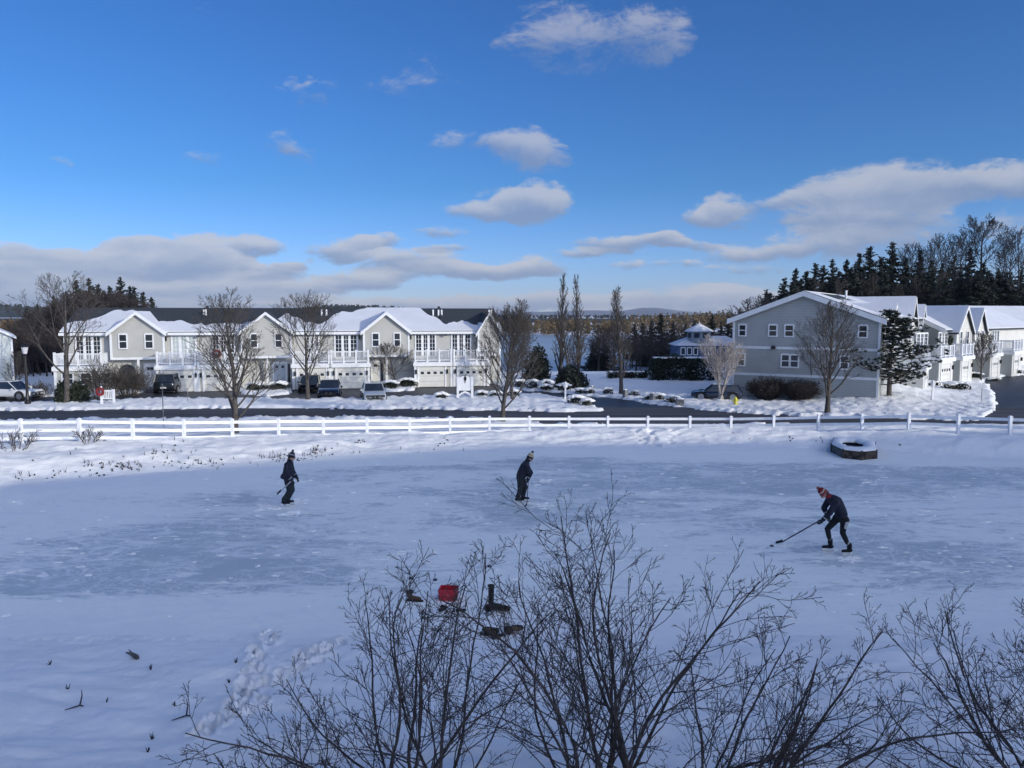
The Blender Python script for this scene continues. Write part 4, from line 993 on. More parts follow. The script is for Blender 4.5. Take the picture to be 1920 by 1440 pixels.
for i in range(14):
    px = 30+i*6; loc, H = far_tree(px, g.uniform(600, 650), 86+g.uniform(-3, 3)); bare_copy(loc, max(H, 4), 'leafless tree filling the gap between the white house and the beige row', i, g.uniform(0, 6), 'leafless trees in the gap by the white house', 1.5, m_twigbrown)
# evergreens and woods near the lake
for i, (px, pt, Y, wd) in enumerate([(1240,588,190,1.5),(1222,600,185,1.3),(1262,604,190,1.4),(1285,606,200,1.3),(1302,600,200,1.2),(1327,612,205,1.3),(1336,587,200,1.3),(1352,602,205,1.2),(1366,592,200,1.2),(1205,604,210,1.4),(1190,606,215,1.4),(1385,590,190,1.3)]):
    loc, H = far_tree(px, pt, Y); conifer('conifer', loc, 'evergreen near the lake behind the blue house, %s from the left' % ORD[sorted([1240,1222,1262,1285,1302,1327,1336,1352,1366,1205,1190,1385]).index(px)], PROT, i, H, g.uniform(0, 6), 'evergreens by the lake', wd)
for i in range(30):
    px = 1120+i*9.5+g.uniform(-5, 5); loc, H = far_tree(px, g.uniform(606, 632), 165+g.uniform(-5, 15)); bare_copy(loc, max(H, 3), 'leafless tree in the shore thicket beyond the dark hedge', i, g.uniform(0, 6), 'leafless shore thicket', 1.5, m_twigbrown)
for i, (px, pt, Y, w_) in enumerate([(1122,630,172,2.2),(1135,634,168,2.),(1112,640,172,2.)]):
    loc, H = far_tree(px, pt, Y); conifer('conifer', loc, 'squat dark evergreen on the near lake shore, %s of three' % ('tallest', 'right-hand', 'left-hand')[i], PROT, i, max(H, 4), 1., 'squat shore evergreens', w_)
# far shore woods: a mass nobody could count
fw = MB(); gf = random.Random(9)
for i in range(1700):
    px = gf.uniform(-400, 1700); Y = gf.uniform(494, 600); q = PD(px, 600, Y); z = gz(q.x, Y); h = gf.uniform(5, 7.5)*(1.5 if px > 1180 else 1)
    for j in range(5):
        t = j/4; rr = 2.4*math.sin(math.pi*(.18+.72*t)); leaf_cloud(gf, fw, (q.x+gf.uniform(-.8, .8), Y+gf.uniform(-.8, .8), z+h*(.06+.88*t)), (rr, rr, h*.16), 10, .95)
tag(fw.build('shore_woods', m_woodfar, recalc=False), 'far band of sunlit brown woods on the opposite lake shore', 'woods', kind='stuff')
fw = MB()
for i in range(1500):
    px = gf.uniform(-300, 2000); Y = gf.uniform(1150, 1500); q = PD(px, 600, Y); prof = float(np.interp(px, [-300,0,60,330,500,560,620,700,760,830,960,2000],[578,571,577,590,590,580,573.5,575,579,588,594,594])); tz = PD(px, prof+gf.uniform(-1.5, 2), Y).z
    for j in range(4): leaf_cloud(gf, fw, (q.x, Y, tz-j*3.), (1.2+j*1.3, 1.2+j*1.3, 2), 5, 3.)
tag(fw.build('distant_forest', m_mtn2, recalc=False), 'dark treetops fringing the distant low hills', 'forest', kind='stuff')

def shrub(name, px, py, w, h, label, seed, leaf=.14, n=None, m=None, snowy=0., cat='shrub', group=None, depth=None, box=False):
    """evergreen shrub: foliage faces through its volume over short stems, snow lying on top"""
    g = random.Random(seed); p = G(px, py); o = empty(name, p, label, cat, 0, group); d = depth or w
    f = MB(); n = n or int(260*w*h/.6)
    n = min(n, 6000)
    for _ in range(n):
        if box: x, y, z = g.uniform(-1, 1), g.uniform(-1, 1), g.uniform(0, 1)
        else:
            while True:
                x, y, z = g.uniform(-1, 1), g.uniform(-1, 1), g.uniform(0, 1)
                if x*x+y*y+(z*1.0-.15)**2*1.3 < 1: break
        lump = 1+.1*math.sin(5*x+seed)+.08*math.sin(7*y+2*seed)
        leaf_cloud(g, f, (x*w/2*lump, y*d/2*lump, z*h*lump), (leaf*.5,)*3, 1, leaf)
    f.build('foliage', m or m_evergreen, o, recalc=False)
    k = MB()
    for _ in range(6): a = g.uniform(0, 6.28); k.tube([(0, 0, -.1), (math.cos(a)*w*.25, math.sin(a)*d*.25, h*.6)], [.03, .012], 4)
    k.build('stem', m_barkdark, o)
    if snowy:
        s = MB()
        for _ in range(int(14*snowy*max(1, w))):
            x, y = g.uniform(-.42, .42)*w, g.uniform(-.45, .3)*d
            zz = h*math.sqrt(max(.05, 1-(2*x/w)**2*(0 if box else .8)))
            s.blob((x, y, zz), (g.uniform(.14, .3), g.uniform(.14, .26), g.uniform(.05, .1)), g, 8, 4, .15)
        s.build('snow_cap', m_snowlump, o)
    return o
def mpp(px, py): p = G(px, py); return p.y/F     # metres per pixel at a ground point
def shrub_px(name, x0, x1, py, top, label, seed, **k):
    s = mpp((x0+x1)/2, py); return shrub(name, (x0+x1)/2, py, (x1-x0)*s, (py-top)*s, label, seed, **k)
shrub_px('evergreen_shrub', 980, 1034, 712, 653, 'tall rounded dark evergreen left of the bare poplars', 1, leaf=.2, n=2600)
shrub_px('juniper', 1036, 1103, 726, 688, 'wide dark green juniper at the foot of the two tall poplars', 2, leaf=.18, n=2600, m=m_conifer2)
shrub_px('hedge', 1213, 1345, 713, 671, 'long clipped dark hedge beyond the snowy lawn', 3, leaf=.16, n=6000, box=True, snowy=.6, depth=1.6, cat='hedge')
shrub_px('hedge', 1138, 1213, 709, 697, 'low dark hedge with snow on it, left of the tall clipped hedge', 4, leaf=.15, n=1500, box=True, snowy=1.2, depth=1.2, cat='hedge')
for i, (a, b, py, tp) in enumerate([(816,840,746,735),(892,915,741,733),(918,942,741,733),(948,975,742,731),(960,988,728,714),(986,1012,731,716),(1012,1038,728,712),(1014,1034,731,722),(1045,1070,731,719),(1078,1100,737,728),(1098,1116,738,727),(1062,1098,755,742),(1090,1112,760,748),(1128,1150,741,729),(1226,1246,748,738),(1178,1200,741,731),(1246,1275,755,741),(1206,1222,749,740)]):
    lb = ['round planter shrub with a snow cap beside the white estate sign', 'small snow-capped shrub just right of the white estate sign', 'snow-capped shrub left of the paired bare tree trunks', 'snow-capped shrub right of the paired bare tree trunks',
          'snowy shrub at the upper left of the planted bed by the driveway', 'snowy shrub in the middle of the planted bed by the driveway', 'snowy shrub against the tall rounded evergreen', 'low snowy shrub below the tall rounded evergreen', 'snowy shrub at the left foot of the dark juniper',
          'snowy shrub at the right foot of the dark juniper', 'snow-capped shrub by the first granite post', 'broad snowy shrub beside the white lamp post at the side road', 'snowy shrub at the tip of the bed where the side road begins', 'snow-capped shrub left of the lone poplar trunk',
          'snow-capped shrub between the two right granite posts', 'snow-capped shrub right of the lone poplar trunk', 'snowy brown shrub at the right end of the row of posts', 'tiny snowy shrub in front of the middle granite post'][i]
    shrub_px('snowy_shrub', a, b, py, tp, lb, 40+i, leaf=.09, snowy=1.6, group='snow-capped low shrubs')
for i, (a, b, py, tp, lb) in enumerate([(715,748,727,714,'snow-laden shrub left of the ornamental tree on the island'),(745,785,724,710,'snow-laden shrub right of the ornamental tree on the island'),(462,500,731,716,'snowy shrub at the left of the bed before the bluish door'),(505,540,729,716,'snowy shrub at the right of the bed before the bluish door'),
     (1768,1816,729,716,'long dark snow-topped shrub beside the white mailbox post'),(1730,1762,722,714,'low snow-topped shrub under the pine, near the grey side wall'),(1800,1838,708,699,'dark snow-topped shrub left of the small vase-shaped tree'),(1846,1872,716,708,'dark snow-topped shrub right of the small vase-shaped tree'),(1880,1915,699,692,'snow-topped shrub before the farthest garages')]):
    shrub_px('snowy_shrub', a, b, py, tp, lb, 70+i, leaf=.11, snowy=1.8, group='snow-topped shrubs by the houses')
shrub_px('evergreen_shrub', 104, 136, 752, 718, 'dark mounded evergreen left of the wide bare tree trunk', 90, leaf=.15, n=1400)
shrub_px('evergreen_shrub', 132, 165, 752, 716, 'dark mounded evergreen right of the wide bare tree trunk', 91, leaf=.15, n=1400)
def twiggy(name, px, py, w, h, label, seed, n=60, m=None, r=.02, spec=None, cat='shrub', lift=.05, flare=.5, group=None, tmin=None, loc=None, wig=.12, L=1.):
    g = random.Random(seed); p = loc or G(px, py); SP_MIN[0] = tmin or r*.45
    T = Twigs(); spec = spec or [(6, .5, .6, 3, .14, .04), (4, .5, .6, 2, .16, .03)]
    for _ in range(n):
        a = g.uniform(0, 6.28); q = math.sqrt(g.random())
        p0 = (math.cos(a)*q*w*.22, math.sin(a)*q*w*.22, -.15); d = norm((math.cos(a)*q*flare, math.sin(a)*q*flare, 1))
        l = h*L*g.uniform(.7, 1.05); b = branch(g, p0, d, l, 6, wig, lift); rr = r*g.uniform(.6, 1.2)
        ramify(g, T, b, rr, rr*.3, 0, spec, l)
    o = T.mb().build(name, m or m_bark, None, smooth=True, recalc=False); o.location = p
    return tag(o, label, cat, group)
def twiggy_px(name, x0, x1, py, top, label, seed, **k):
    s = mpp((x0+x1)/2, py); return twiggy(name, (x0+x1)/2, py, (x1-x0)*s, (py-top)*s, label, seed, **k)
twiggy_px('brown_shrub', 1405, 1470, 749, 706, 'rounded reddish brown leafless shrub against the grey gable, left of two', 5, n=150, r=.016, m=m_twigbrown, flare=.8, tmin=.014)
twiggy_px('brown_shrub', 1465, 1532, 749, 709, 'rounded reddish brown leafless shrub against the grey gable, right of two', 6, n=150, r=.016, m=m_twigbrown, flare=.8, tmin=.014)
twiggy_px('leafless_shrub', 168, 222, 745, 672, 'tangled leafless shrub behind the white gate sign with the red wreath', 7, n=50, r=.03, flare=.7, tmin=.012)
twiggy_px('leafless_shrub', 212, 275, 742, 680, 'big tangled leafless shrub before the arched entry', 8, n=60, r=.03, flare=.8, tmin=.012)
twiggy_px('leafless_shrub', 60, 98, 748, 712, 'low tangled leafless shrub right of the lamp post', 9, n=40, r=.02, flare=.9)
twiggy_px('leafless_shrub', 1588, 1640, 738, 690, 'pale leafless shrub in a snow bank at the corner of the grey gable', 10, n=60, r=.016, m=m_birch, flare=.5)
twiggy_px('leafless_shrub', -5, 62, 845, 797, 'sparse leafless bush in the snow before the fence at the left', 11, n=9, r=.022, flare=1.1, tmin=.009)
twiggy_px('leafless_shrub', 150, 180, 831, 793, 'small leafless bush leaning on the fence beside its third post', 12, n=8, r=.02, flare=.8, tmin=.01)

# the pine on the lawn
def pine(px, py, ptop, label):
    g = random.Random(8); p = G(px, py); H = PD(px, ptop, p.y).z-p.z; s = p.y/F
    o = empty('pine_tree', p, label, 'tree'); k = Twigs(); f = MB(); sn = MB()
    tp = branch(g, (0, 0, -.2), (0, 0, 1), H+.1, 8, .03, .03); k.tube(tp, [.2-.021*i for i in range(9)], 9)
    prof = [(0.1, 1.8), (.2, 3.0), (.32, 3.9), (.45, 3.7), (.58, 3.0), (.72, 2.), (.87, 1.05), (.97, .35)]
    for i in range(96):
        t = .13+.85*(i+g.random())/96; R = float(np.interp(t, [a for a, b in prof], [b for a, b in prof]))*g.uniform(.55, 1.12); a = g.uniform(0, 6.28)
        if math.cos(a) > .3 and .25 < t < .6: R *= 1.15
        b = branch(g, (0, 0, H*t), norm((math.cos(a), math.sin(a), .05)), R, 5, .08, .07); k.tube(b, [.05-.008*j for j in range(6)], 4)
        for j in range(2, 6):
            c0 = b[j]
            for q in range(3 if j < 5 else 4):
                c = (c0[0]+g.gauss(0, .2), c0[1]+g.gauss(0, .2), c0[2]+g.gauss(0, .1)+.05)
                for _ in range(22):                    # needle tufts
                    d = norm((g.gauss(0, 1), g.gauss(0, 1), abs(g.gauss(0, .8))+.2)); e = side_dir(g, d, 1.57); L = g.uniform(.16, .27); w_ = .035
                    f.add([(c[0]-e[0]*w_, c[1]-e[1]*w_, c[2]-e[2]*w_), (c[0]+e[0]*w_, c[1]+e[1]*w_, c[2]+e[2]*w_), (c[0]+d[0]*L, c[1]+d[1]*L, c[2]+d[2]*L)], [(0, 1, 2)])
                if g.random() < .13: sn.blob((c[0], c[1], c[2]+.08), (.13, .13, .045), g, 7, 4, .15)
    k.mb().build('trunk', m_bark, o, smooth=True, recalc=False); f.build('foliage', m_conifer2, o, recalc=False); o_ = sn.build('snow_tufts', m_snowlump, o); o_['kind'] = 'stuff'
pine(1667, 742, 586, 'solitary dark green pine with tufted branches on the snowy lawn right of the grey gable')
# ------------------------------------------------------------------ fence
fo = PD(993, 800, 43.5); fen = empty('ranch_fence', (0, 43.5, .2), 'long white vinyl three-rail fence between the frozen pond and the road', 'fence')
prev = None
def fpost(px, Y, yt):
    t = PD(px, yt, Y); return t
pts = [fpost(a, Y, yt) for a, Y, yt, yb in FEN]
pts = [pts[0]+(pts[0]-pts[1])*k for k in (3, 2, 1)]+pts+[pts[-1]+(pts[-1]-pts[-2])*k for k in (1, 2, 3)]
for t in pts:
    zb = gz(t.x, t.y)-.3; m = MB(); y = t.y-43.5; z = t.z-.2
    m.box(t.x-.065, t.x+.065, y-.065, y+.065, zb-.2, z-.05); m.box(t.x-.085, t.x+.085, y-.085, y+.085, z-.05, z-.025)
    m.add([(t.x-.08,y-.08,z-.025),(t.x+.08,y-.08,z-.025),(t.x+.08,y+.08,z-.025),(t.x-.08,y+.08,z-.025),(t.x,y,z+.03)], [(0,1,4),(1,2,4),(2,3,4),(3,0,4)])
    m.build('post', m_fence, fen)
for a, b in zip(pts, pts[1:]):
    d = (b-a); L = math.hypot(d.x, d.y); n = Vector((-d.y/L, d.x/L, 0))*.022
    for off in (.17, .53, .89):
        m = MB(); vs = []
        e = Vector((d.x/L, d.y/L, 0))*.066
        for p in (a+e, b-e):
            for (s_, h_) in ((-1, -.07), (1, -.07), (1, .07), (-1, .07)):
                q = p + n*s_; vs.append((q.x, q.y-43.5, q.z-.2-off+h_))
        m.add(vs, [(3,2,1,0),(4,5,6,7),(0,1,5,4),(1,2,6,5),(2,3,7,6),(3,0,4,7)]); m.build('rail', m_fence, fen)

# ------------------------------------------------------------------ street furniture
def at(px, py, name, label, cat, rz=0, dz=0., group=None): return empty(name, G(px, py, dz), label, cat, rz, group)
p = G(52, 756); H = PD(52, 645, p.y).z-p.z
o = empty('street_lamp', p, 'black lamp post with a glass lantern at the left, before the white house', 'street lamp')
m = MB(); m.lathe([(.22, -.2), (.22, .15), (.14, .3), (.1, .7), (.085, H-.9), (.12, H-.85), (.07, H-.78)], n=12); m.build('pole', m_black, o)
m = MB(); m.lathe([(.13, H-.75), (.24, H-.25), (.2, H-.24)], n=8); m.build('lantern', m_lamp, o)
m = MB(); m.lathe([(.3, H-.22), (.28, H-.16), (.12, H-.02), (.03, H+.08), (.01, H+.16)], n=8); m.build('lamp_cap', m_black, o)
m = MB(); m.lathe([(.1, H-.8), (.16, H-.74), (.1, H-.72)], n=8); m.build('collar', m_black, o)
def gate_sign(px0, px1, py, ptop, label):
    a = G(px0, py); s = a.y/F; w = (px1-px0)*s; h = (py-ptop)*s
    o = empty('gate_sign', a, label, 'sign')
    m = MB(); m.box(-.07, .07, -.07, .07, -.3, h); m.build('post', m_white, o)
    m = MB(); m.box(w-.07, w+.07, -.07, .07, -.3, h*.92); m.build('post', m_white, o)
    m = MB(); m.box(.07, w-.07, -.04, .04, h*.78, h*.88); m.box(.07, w-.07, -.04, .04, h*.3, h*.38)
    for k in range(6): x = .07+(w-.14)*(k+.5)/6; m.box(x-.03, x+.03, -.025, .025, h*.38, h*.78)
    m.build('rail_panel', m_white, o)
    m = MB(); m.lathe([(.1, h), (.06, h+.05), (.08, h+.1), (.01, h+.16)], n=8); m.build('finial', m_white, o)
    return a, s
a, s_ = gate_sign(191, 214, 757, 727, 'short white picket sign frame with two posts beside the lawn at left')
wreath('wreath', (a.x-.02, a.y-.16, a.z+.95), 0, .24, .1, m_redw, 'red holiday wreath hung on the short white picket sign frame', m_red)
# white estate sign: board between two posts, curved foot rail, a dark bird silhouette on top
p = G(872, 744); s_ = p.y/F; o = empty('estate_sign', p, 'white wooden estate sign with a dark bird emblem on its arched top', 'sign')
w = 13.5*s_; h = 42*s_
for x in (-w, w): m = MB(); m.box(x-.09, x+.09, -.09, .09, -.3, h*.86); m.box(x-.12, x+.12, -.12, .12, h*.86, h*.9); m.build('post', m_white, o)
m = MB(); pts_ = [(-w+.09, h*.28), (w-.09, h*.28), (w-.09, h*.74)]+[(w*.92*math.cos(t), h*.74+h*.2*math.sin(t)) for t in [math.pi*k/10 for k in range(1, 10)]]+[(-w+.09, h*.74)]
m.prism(pts_, 'y', -.04, .04); b_ = m.build('board', m_white, o)
m = MB(); m.prism([(-w+.09, 0), (-w*.5, h*.12), (0, h*.17), (w*.5, h*.12), (w-.09, 0), (w-.09, h*.1), (w*.5, h*.2), (0, h*.26), (-w*.5, h*.2), (-w+.09, h*.1)], 'y', -.03, .03); m.build('arched_rail', m_white, o)
m = MB(); c = h*.62
m.prism([(-.03, c), (.03, c), (.05, c+.18), (.13, c+.28), (.12, c+.46), (.05, c+.56), (.06, c+.66), (.14, c+.7), (.04, c+.75), (-.02, c+.7), (-.03, c+.56), (-.1, c+.4), (-.09, c+.25), (-.03, c+.17)], 'y', -.055, -.0405); m.build('emblem', m_black, b_)
for k, (x, z, l) in enumerate(((-.32, .36, .16), (-.02, .34, .05), (.22, .36, .12), (-.2, .42, .1))):
    pass
def post_light(px, py, top, label, box=False):
    p = G(px, py); h = (py-top)*p.y/F; o = empty('mailbox_post' if box else 'post_light', p, label, 'mailbox' if box else 'lamp')
    m = MB(); m.box(-.06, .06, -.06, .06, -.3, h*.62); m.box(-.09, .09, -.09, .09, -.05, .12); m.build('post', m_white, o)
    m = MB(); m.lathe([(.06, h*.62), (.17, h*.66), (.2, h*.82), (.22, h*.84), (.05, h*.97), (.02, h*1.0)], n=8 if not box else 6); m.build('housing', m_white, o)
    return o
post_light(1060, 748, 716, 'white post with a small lantern head at the mouth of the side road')
post_light(1748, 748, 712, 'white mailbox post with a peaked house-shaped top on the right lawn', True)
for i, (px, py, tp) in enumerate([(1036,730,719),(1111,738,724),(1172,744,731),(1223,749,737),(1101,759,748),(1275,757,748)]):
    p = G(px, py); s_ = p.y/F; lb = ['granite post in the snowy bed above the side road, leftmost of six', 'granite post beside the dark juniper shrub', 'granite post just right of the lone poplar trunk', 'granite post between snow-capped shrubs, fourth along the side road', 'squat stone block with snow at the tip of the planted bed', 'squat brown stone block at the right end of the post row'][i]
    o = empty('granite_post', p, lb, 'post', .3*i, 'granite posts along the side road'); w = .16 if i < 4 else .3
    m = MB(); g = random.Random(i); m.prism([(-w, -w*.9), (w*.9, -w), (w, w*.95), (-w*.95, w)], 'z', -.2, (py-tp)*s_); m.build('shaft', m_stone, o, bevel=.03)
    m = MB(); m.blob((0, 0, (py-tp)*s_), (w*1.1, w*1.1, .07), g, 8, 4, .08); m.build('snow_cap', m_snowlump, o)
# fire hydrant
p = G(1379, 758); s_ = p.y/F; h = 14.5*s_; o = empty('fire_hydrant', p, 'yellow fire hydrant in the snow by the corner of the grey house', 'hydrant')
m = MB(); m.lathe([(.17, -.2), (.17, .04), (.11, .06), (.11, h*.6), (.15, h*.62), (.15, h*.68), (.12, h*.7), (.10, h*.86), (.04, h*.95), (.035, h)], n=12); m.build('barrel', m_hyd, o)
for d_ in ((1, 0), (-1, 0), (0, -1)):
    m = MB(); m.tube([(d_[0]*.08, d_[1]*.08, h*.5), (d_[0]*.2, d_[1]*.2, h*.5)], .065, 10); m.tube([(d_[0]*.2, d_[1]*.2, h*.5), (d_[0]*.23, d_[1]*.23, h*.5)], .08, 6); m.build('outlet_cap', m_hyd, o)
for px, py, tp, lb in ((307, 800, 712, 'thin grey marker pole behind the fence at the left'), (352, 752, 728, 'short thin marker pole beside the driveway of the black car'), (1840, 752, 728, 'thin dark marker stake in the snow bank at the right drive'), (993, 722, 690, 'thin pole rising from the planted bed left of the rounded evergreen')):
    p = G(px, py); h = (py-tp)*p.y/F; o = empty('marker_pole', p, lb, 'pole', 0, 'thin marker poles')
    m = MB(); m.tube([(0, 0, -.3), (0, 0, h)], .022, 6); m.build('pole', m_stone, o); m = MB(); m.tube([(0, 0, h*.93), (0, 0, h)], .03, 6); m.build('cap', m_black, o)

# ------------------------------------------------------------------ cars
m_rubber = mat('rubber', (.015, .015, .016), .8, .2, 8); m_rim = mat('alloy_rim', (.35, .36, .38), .3, .1, 8, metal=.8)
m_head = mat('headlight', (.55, .58, .62), .12, .05, 5, spec=.8); m_tail = mat('tail_light', (.25, .02, .02), .2, .1, 5); m_plate = mat('plate', (.6, .62, .6), .5, .05, 5)
def car(name, loc, rz, label, paint, L=4.7, Wd=1.85, H=1.45, kind='sedan', snow=False, grille=m_black):
    """long axis x, front at +x"""
    o = empty(name, loc, label, 'car', rz); hw = Wd/2; g = random.Random(4)
    suv = kind == 'suv'
    bl = H*(.60 if suv else .62); zl = .22 if not suv else .3
    # body: stations (x, half width, low, shoulder, top)
    st = [(-L/2, hw*.84, zl+.12, bl*.72, bl*(.98 if suv else .86)), (-L/2+.12, hw*.94, zl, bl*.74, bl*(1.02 if suv else .93)), (-L*.3, hw, zl, bl*.78, bl*1.01), (0, hw, zl, bl*.78, bl), (L*.2, hw, zl, bl*.76, bl*.97),
          (L*.3, hw*.99, zl, bl*.74, bl*.93), (L/2-.25, hw*.95, zl, bl*.68, bl*(.9 if suv else .80)), (L/2-.06, hw*.88, zl+.03, bl*.6, bl*(.8 if suv else .68)), (L/2, hw*.8, zl+.12, bl*.52, bl*(.66 if suv else .56))]
    m = MB(); vs = []; n = 8
    for (x, w, a, b, c) in st: vs += [(x, -w*.93, a), (x, -w, a+.12), (x, -w, b), (x, -w*.9, c), (x, w*.9, c), (x, w, b), (x, w, a+.12), (x, w*.93, a)]
    fs = [tuple(range(7, -1, -1)), tuple(range((len(st)-1)*8, len(st)*8))]
    for i in range(len(st)-1):
        for k in range(8): k2 = (k+1) % 8; fs.append((i*8+k, i*8+k2, (i+1)*8+k2, (i+1)*8+k))
    m.add(vs, fs); body = m.build('body', paint, o, smooth=False, bevel=.035); body.data.shade_smooth()
    # glasshouse
    xr, xrr, xf, xff = (-L/2+.12, -L/2+.38, L*.08, L*.25) if suv else (-L*.40, -L*.22, L*.04, L*.24)
    zr = H; wr = hw*.74
    vs = [(xr, -hw*.88, bl*.97), (xff, -hw*.86, bl*.93), (xf, -wr, zr-.05), (xrr, -wr, zr-.05), (xr, hw*.88, bl*.97), (xff, hw*.86, bl*.93), (xf, wr, zr-.05), (xrr, wr, zr-.05)]
    m = MB(); m.add(vs, [(0, 1, 2, 3), (7, 6, 5, 4), (0, 4, 5, 1), (1, 5, 6, 2), (2, 6, 7, 3), (3, 7, 4, 0)]); m.build('window_glass', m_glass, o, bevel=.02)
    m = MB(); m.box(xrr-.05, xf+.03, -wr-.01, wr+.01, zr-.055, zr)
    rf = m.build('roof', paint, o, bevel=.025)
    m = MB()
    for s_ in (-1, 1):
        for (xa, za, xb, zb, r) in ((xff, bl*.93, xf, zr-.05, .035), (xr, bl*.97, xrr, zr-.05, .05), ((xr+xff)/2-.1, bl*.97, (xrr+xf)/2-.05, zr-.05, .035)):
            m.tube([(xa, s_*hw*.875, za), (xb, s_*(wr+.005), zb)], r, 5)
    m.build('window_frame', paint, rf)
    wr_ = .33 if not suv else .37
    for sx in (-L*.31, L*.31):
        for sy in (-1, 1):
            y = sy*(hw-.09)
            m = MB(); m.tube([(sx, y-.11, wr_), (sx, y+.11, wr_)], wr_, 20); t = m.build('wheel', m_rubber, o)
            m = MB(); m.tube([(sx, y+sy*.10, wr_), (sx, y+sy*.125, wr_)], wr_*.66, 14); m.build('rim', m_rim, t)
            m = MB(); m.tube([(sx+math.cos(q)*(wr_+.045), sy*(hw-.0), wr_+math.sin(q)*(wr_+.045)) for q in [math.pi*k/10 for k in range(11)]], .03, 5); m.build('wheel_arch', m_rubber, o)
    for s_ in (-1, 1):
        m = MB(); m.blob((L/2-.13, s_*hw*.64, bl*(.72 if suv else .62)), (.10, .2, .075), g, 10, 6, .0); m.build('headlight', m_head, o)
        m = MB(); m.blob((-L/2+.07, s_*hw*.70, bl*.80), (.06, .17, .09), g, 10, 6, .0); m.build('tail_light', m_tail, o)
        m = MB(); m.blob((L*.2, s_*(hw+.1), bl*1.02), (.08, .11, .08), g, 8, 5, .0); m.build('mirror', paint, o)
    m = MB()
    for s_ in (-1, 1): m.prism([(s_*.05, bl*.44), (s_*.30, bl*.46), (s_*.28, bl*.64), (s_*.06, bl*.64)], 'x', L/2-.10, L/2+.012)
    m.build('grille', grille, o)
    m = MB(); m.box(L/2-.04, L/2+.02, -.62, .62, zl+.07, zl+.17); m.build('air_intake', m_black, o)
    m = MB(); m.box(-L/2-.012, -L/2+.02, -.25, .25, bl*.5, bl*.62); m.build('number_plate', m_plate, o)
    if snow:
        m = MB(); m.box(xrr, xf, -wr*.95, wr*.95, zr+.002, zr+.06); m.build('snow_cover', m_snowlump, o, bevel=.025)
    return o
pw = mat('white_car_paint', (.62, .64, .66), .25, .03, 2, coat=.6); ps = mat('silver_car_paint', (.48, .52, .56), .25, .04, 2, metal=.3, coat=.6)
pb = mat('black_car_paint', (.008, .009, .012), .18, .1, 2, coat=.8); pn = mat('navy_car_paint', (.012, .022, .05), .2, .1, 2, coat=.8)
def car_px(px, py, rz, label, paint, **k):
    p = G(px, py); u = U(p.x, p.y, p.z); return car(k.pop('name', 'parked_car'), (p.x, p.y, float(base(p.x, p.y))-.09), math.radians(rz), label, paint, **k)
car_px(22, 752, -8, 'white estate car parked beside the lamp post at the left edge', pw, L=4.8, H=1.55, kind='suv', name='parked_estate_car')
car_px(322, 738, 98, 'black sport utility vehicle parked tail-out before the left garages', pb, L=4.8, Wd=1.95, H=1.78, kind='suv', name='parked_suv')
car_px(583, 736, -82, 'black car half hidden behind the leaning bare tree', pb, L=4.6, H=1.5, kind='suv')
car_px(619, 744, -80, 'dark blue sedan parked between the black car and the silver sedan', pn, L=4.6, H=1.4)
car_px(700, 746, -76, 'silver-white sedan facing the road before the pale garage', ps, L=4.7, H=1.42)
car_px(1344, 745, 165, 'dark blue car parked behind the birch beside the grey house', pn, L=4.0, H=1.35, kind='suv')

# ------------------------------------------------------------------ the timber overflow box standing in the ice
a = P(1558, 846); b = P(1606, 862); c = P(1640, 858); d_ = P(1640, 838); o = empty('spillway_box', (P(1600, 850).x, P(1600, 850).y, 0), 'snow-topped timber spillway box frozen into the pond at right', 'box')
cx_, cy_ = o.location.x, o.location.y
ring = [P(1559, 848), P(1578, 858), P(1612, 861.5), P(1640, 859), P(1641, 846), P(1612, 838), P(1566, 838)]
R0 = [(q.x-cx_, q.y-cy_) for q in ring]; ctr = (sum(q[0] for q in R0)/len(R0), sum(q[1] for q in R0)/len(R0)); R0 = [(x-ctr[0], y-ctr[1]) for x, y in R0]; o.location.x += ctr[0]; o.location.y += ctr[1]
R0 = [(x, y*1.12) for x, y in R0]
def inset(r, k): return [(x*k, y*k) for x, y in r]
hbox = .37; n = len(R0)
for i in range(n):                              # each side wall a plank-built panel
    (x0, y0), (x1, y1) = R0[i], R0[(i+1) % n]; (u0, v0), (u1, v1) = inset(R0, .84)[i], inset(R0, .84)[(i+1) % n]
    m = MB(); vs = [(x0, y0, -.05), (x1, y1, -.05), (u1, v1, -.05), (u0, v0, -.05), (x0, y0, hbox), (x1, y1, hbox), (u1, v1, hbox), (u0, v0, hbox)]
    m.add(vs, [(0, 3, 2, 1), (4, 5, 6, 7), (0, 1, 5, 4), (1, 2, 6, 5), (2, 3, 7, 6), (3, 0, 4, 7)]); m.build('side_wall', m_brickwall if i != 0 else mat('grey_timber', (.10, .105, .11), .9, .4, 5, band=(2, .14, .4)), o)
    m = MB(); m.tube([(x0*.985, y0*.985, -.05), (x0*.985, y0*.985, hbox+.04)], .055, 6); m.build('corner_post', m_brickwall, o)
m = MB(); g = random.Random(6)
ro = inset(R0, 1.01); ri = [(x, y+.12) for x, y in inset(R0, .5)]; vs = []; N_ = 42
def ringpt(r, t):
    t = t % 1*n; i = int(t); f = t-i; p, q = r[i % n], r[(i+1) % n]; return (p[0]*(1-f)+q[0]*f, p[1]*(1-f)+q[1]*f)
for k in range(N_):
    t = k/N_; wv = 1+.05*math.sin(9*t*6.28)+g.uniform(-.03, .03); pO = ringpt(ro, t); pI = ringpt(ri, t)
    pM = ((pO[0]+pI[0])/2, (pO[1]+pI[1])/2)
    vs += [(pO[0], pO[1], hbox+.005), (pO[0]*.98, pO[1]*.98, hbox+.07*wv), (pM[0], pM[1], hbox+.11*wv), (pI[0]*wv, pI[1]*wv, hbox+.05), (pI[0]*wv, pI[1]*wv, hbox-.06)]
fs = []
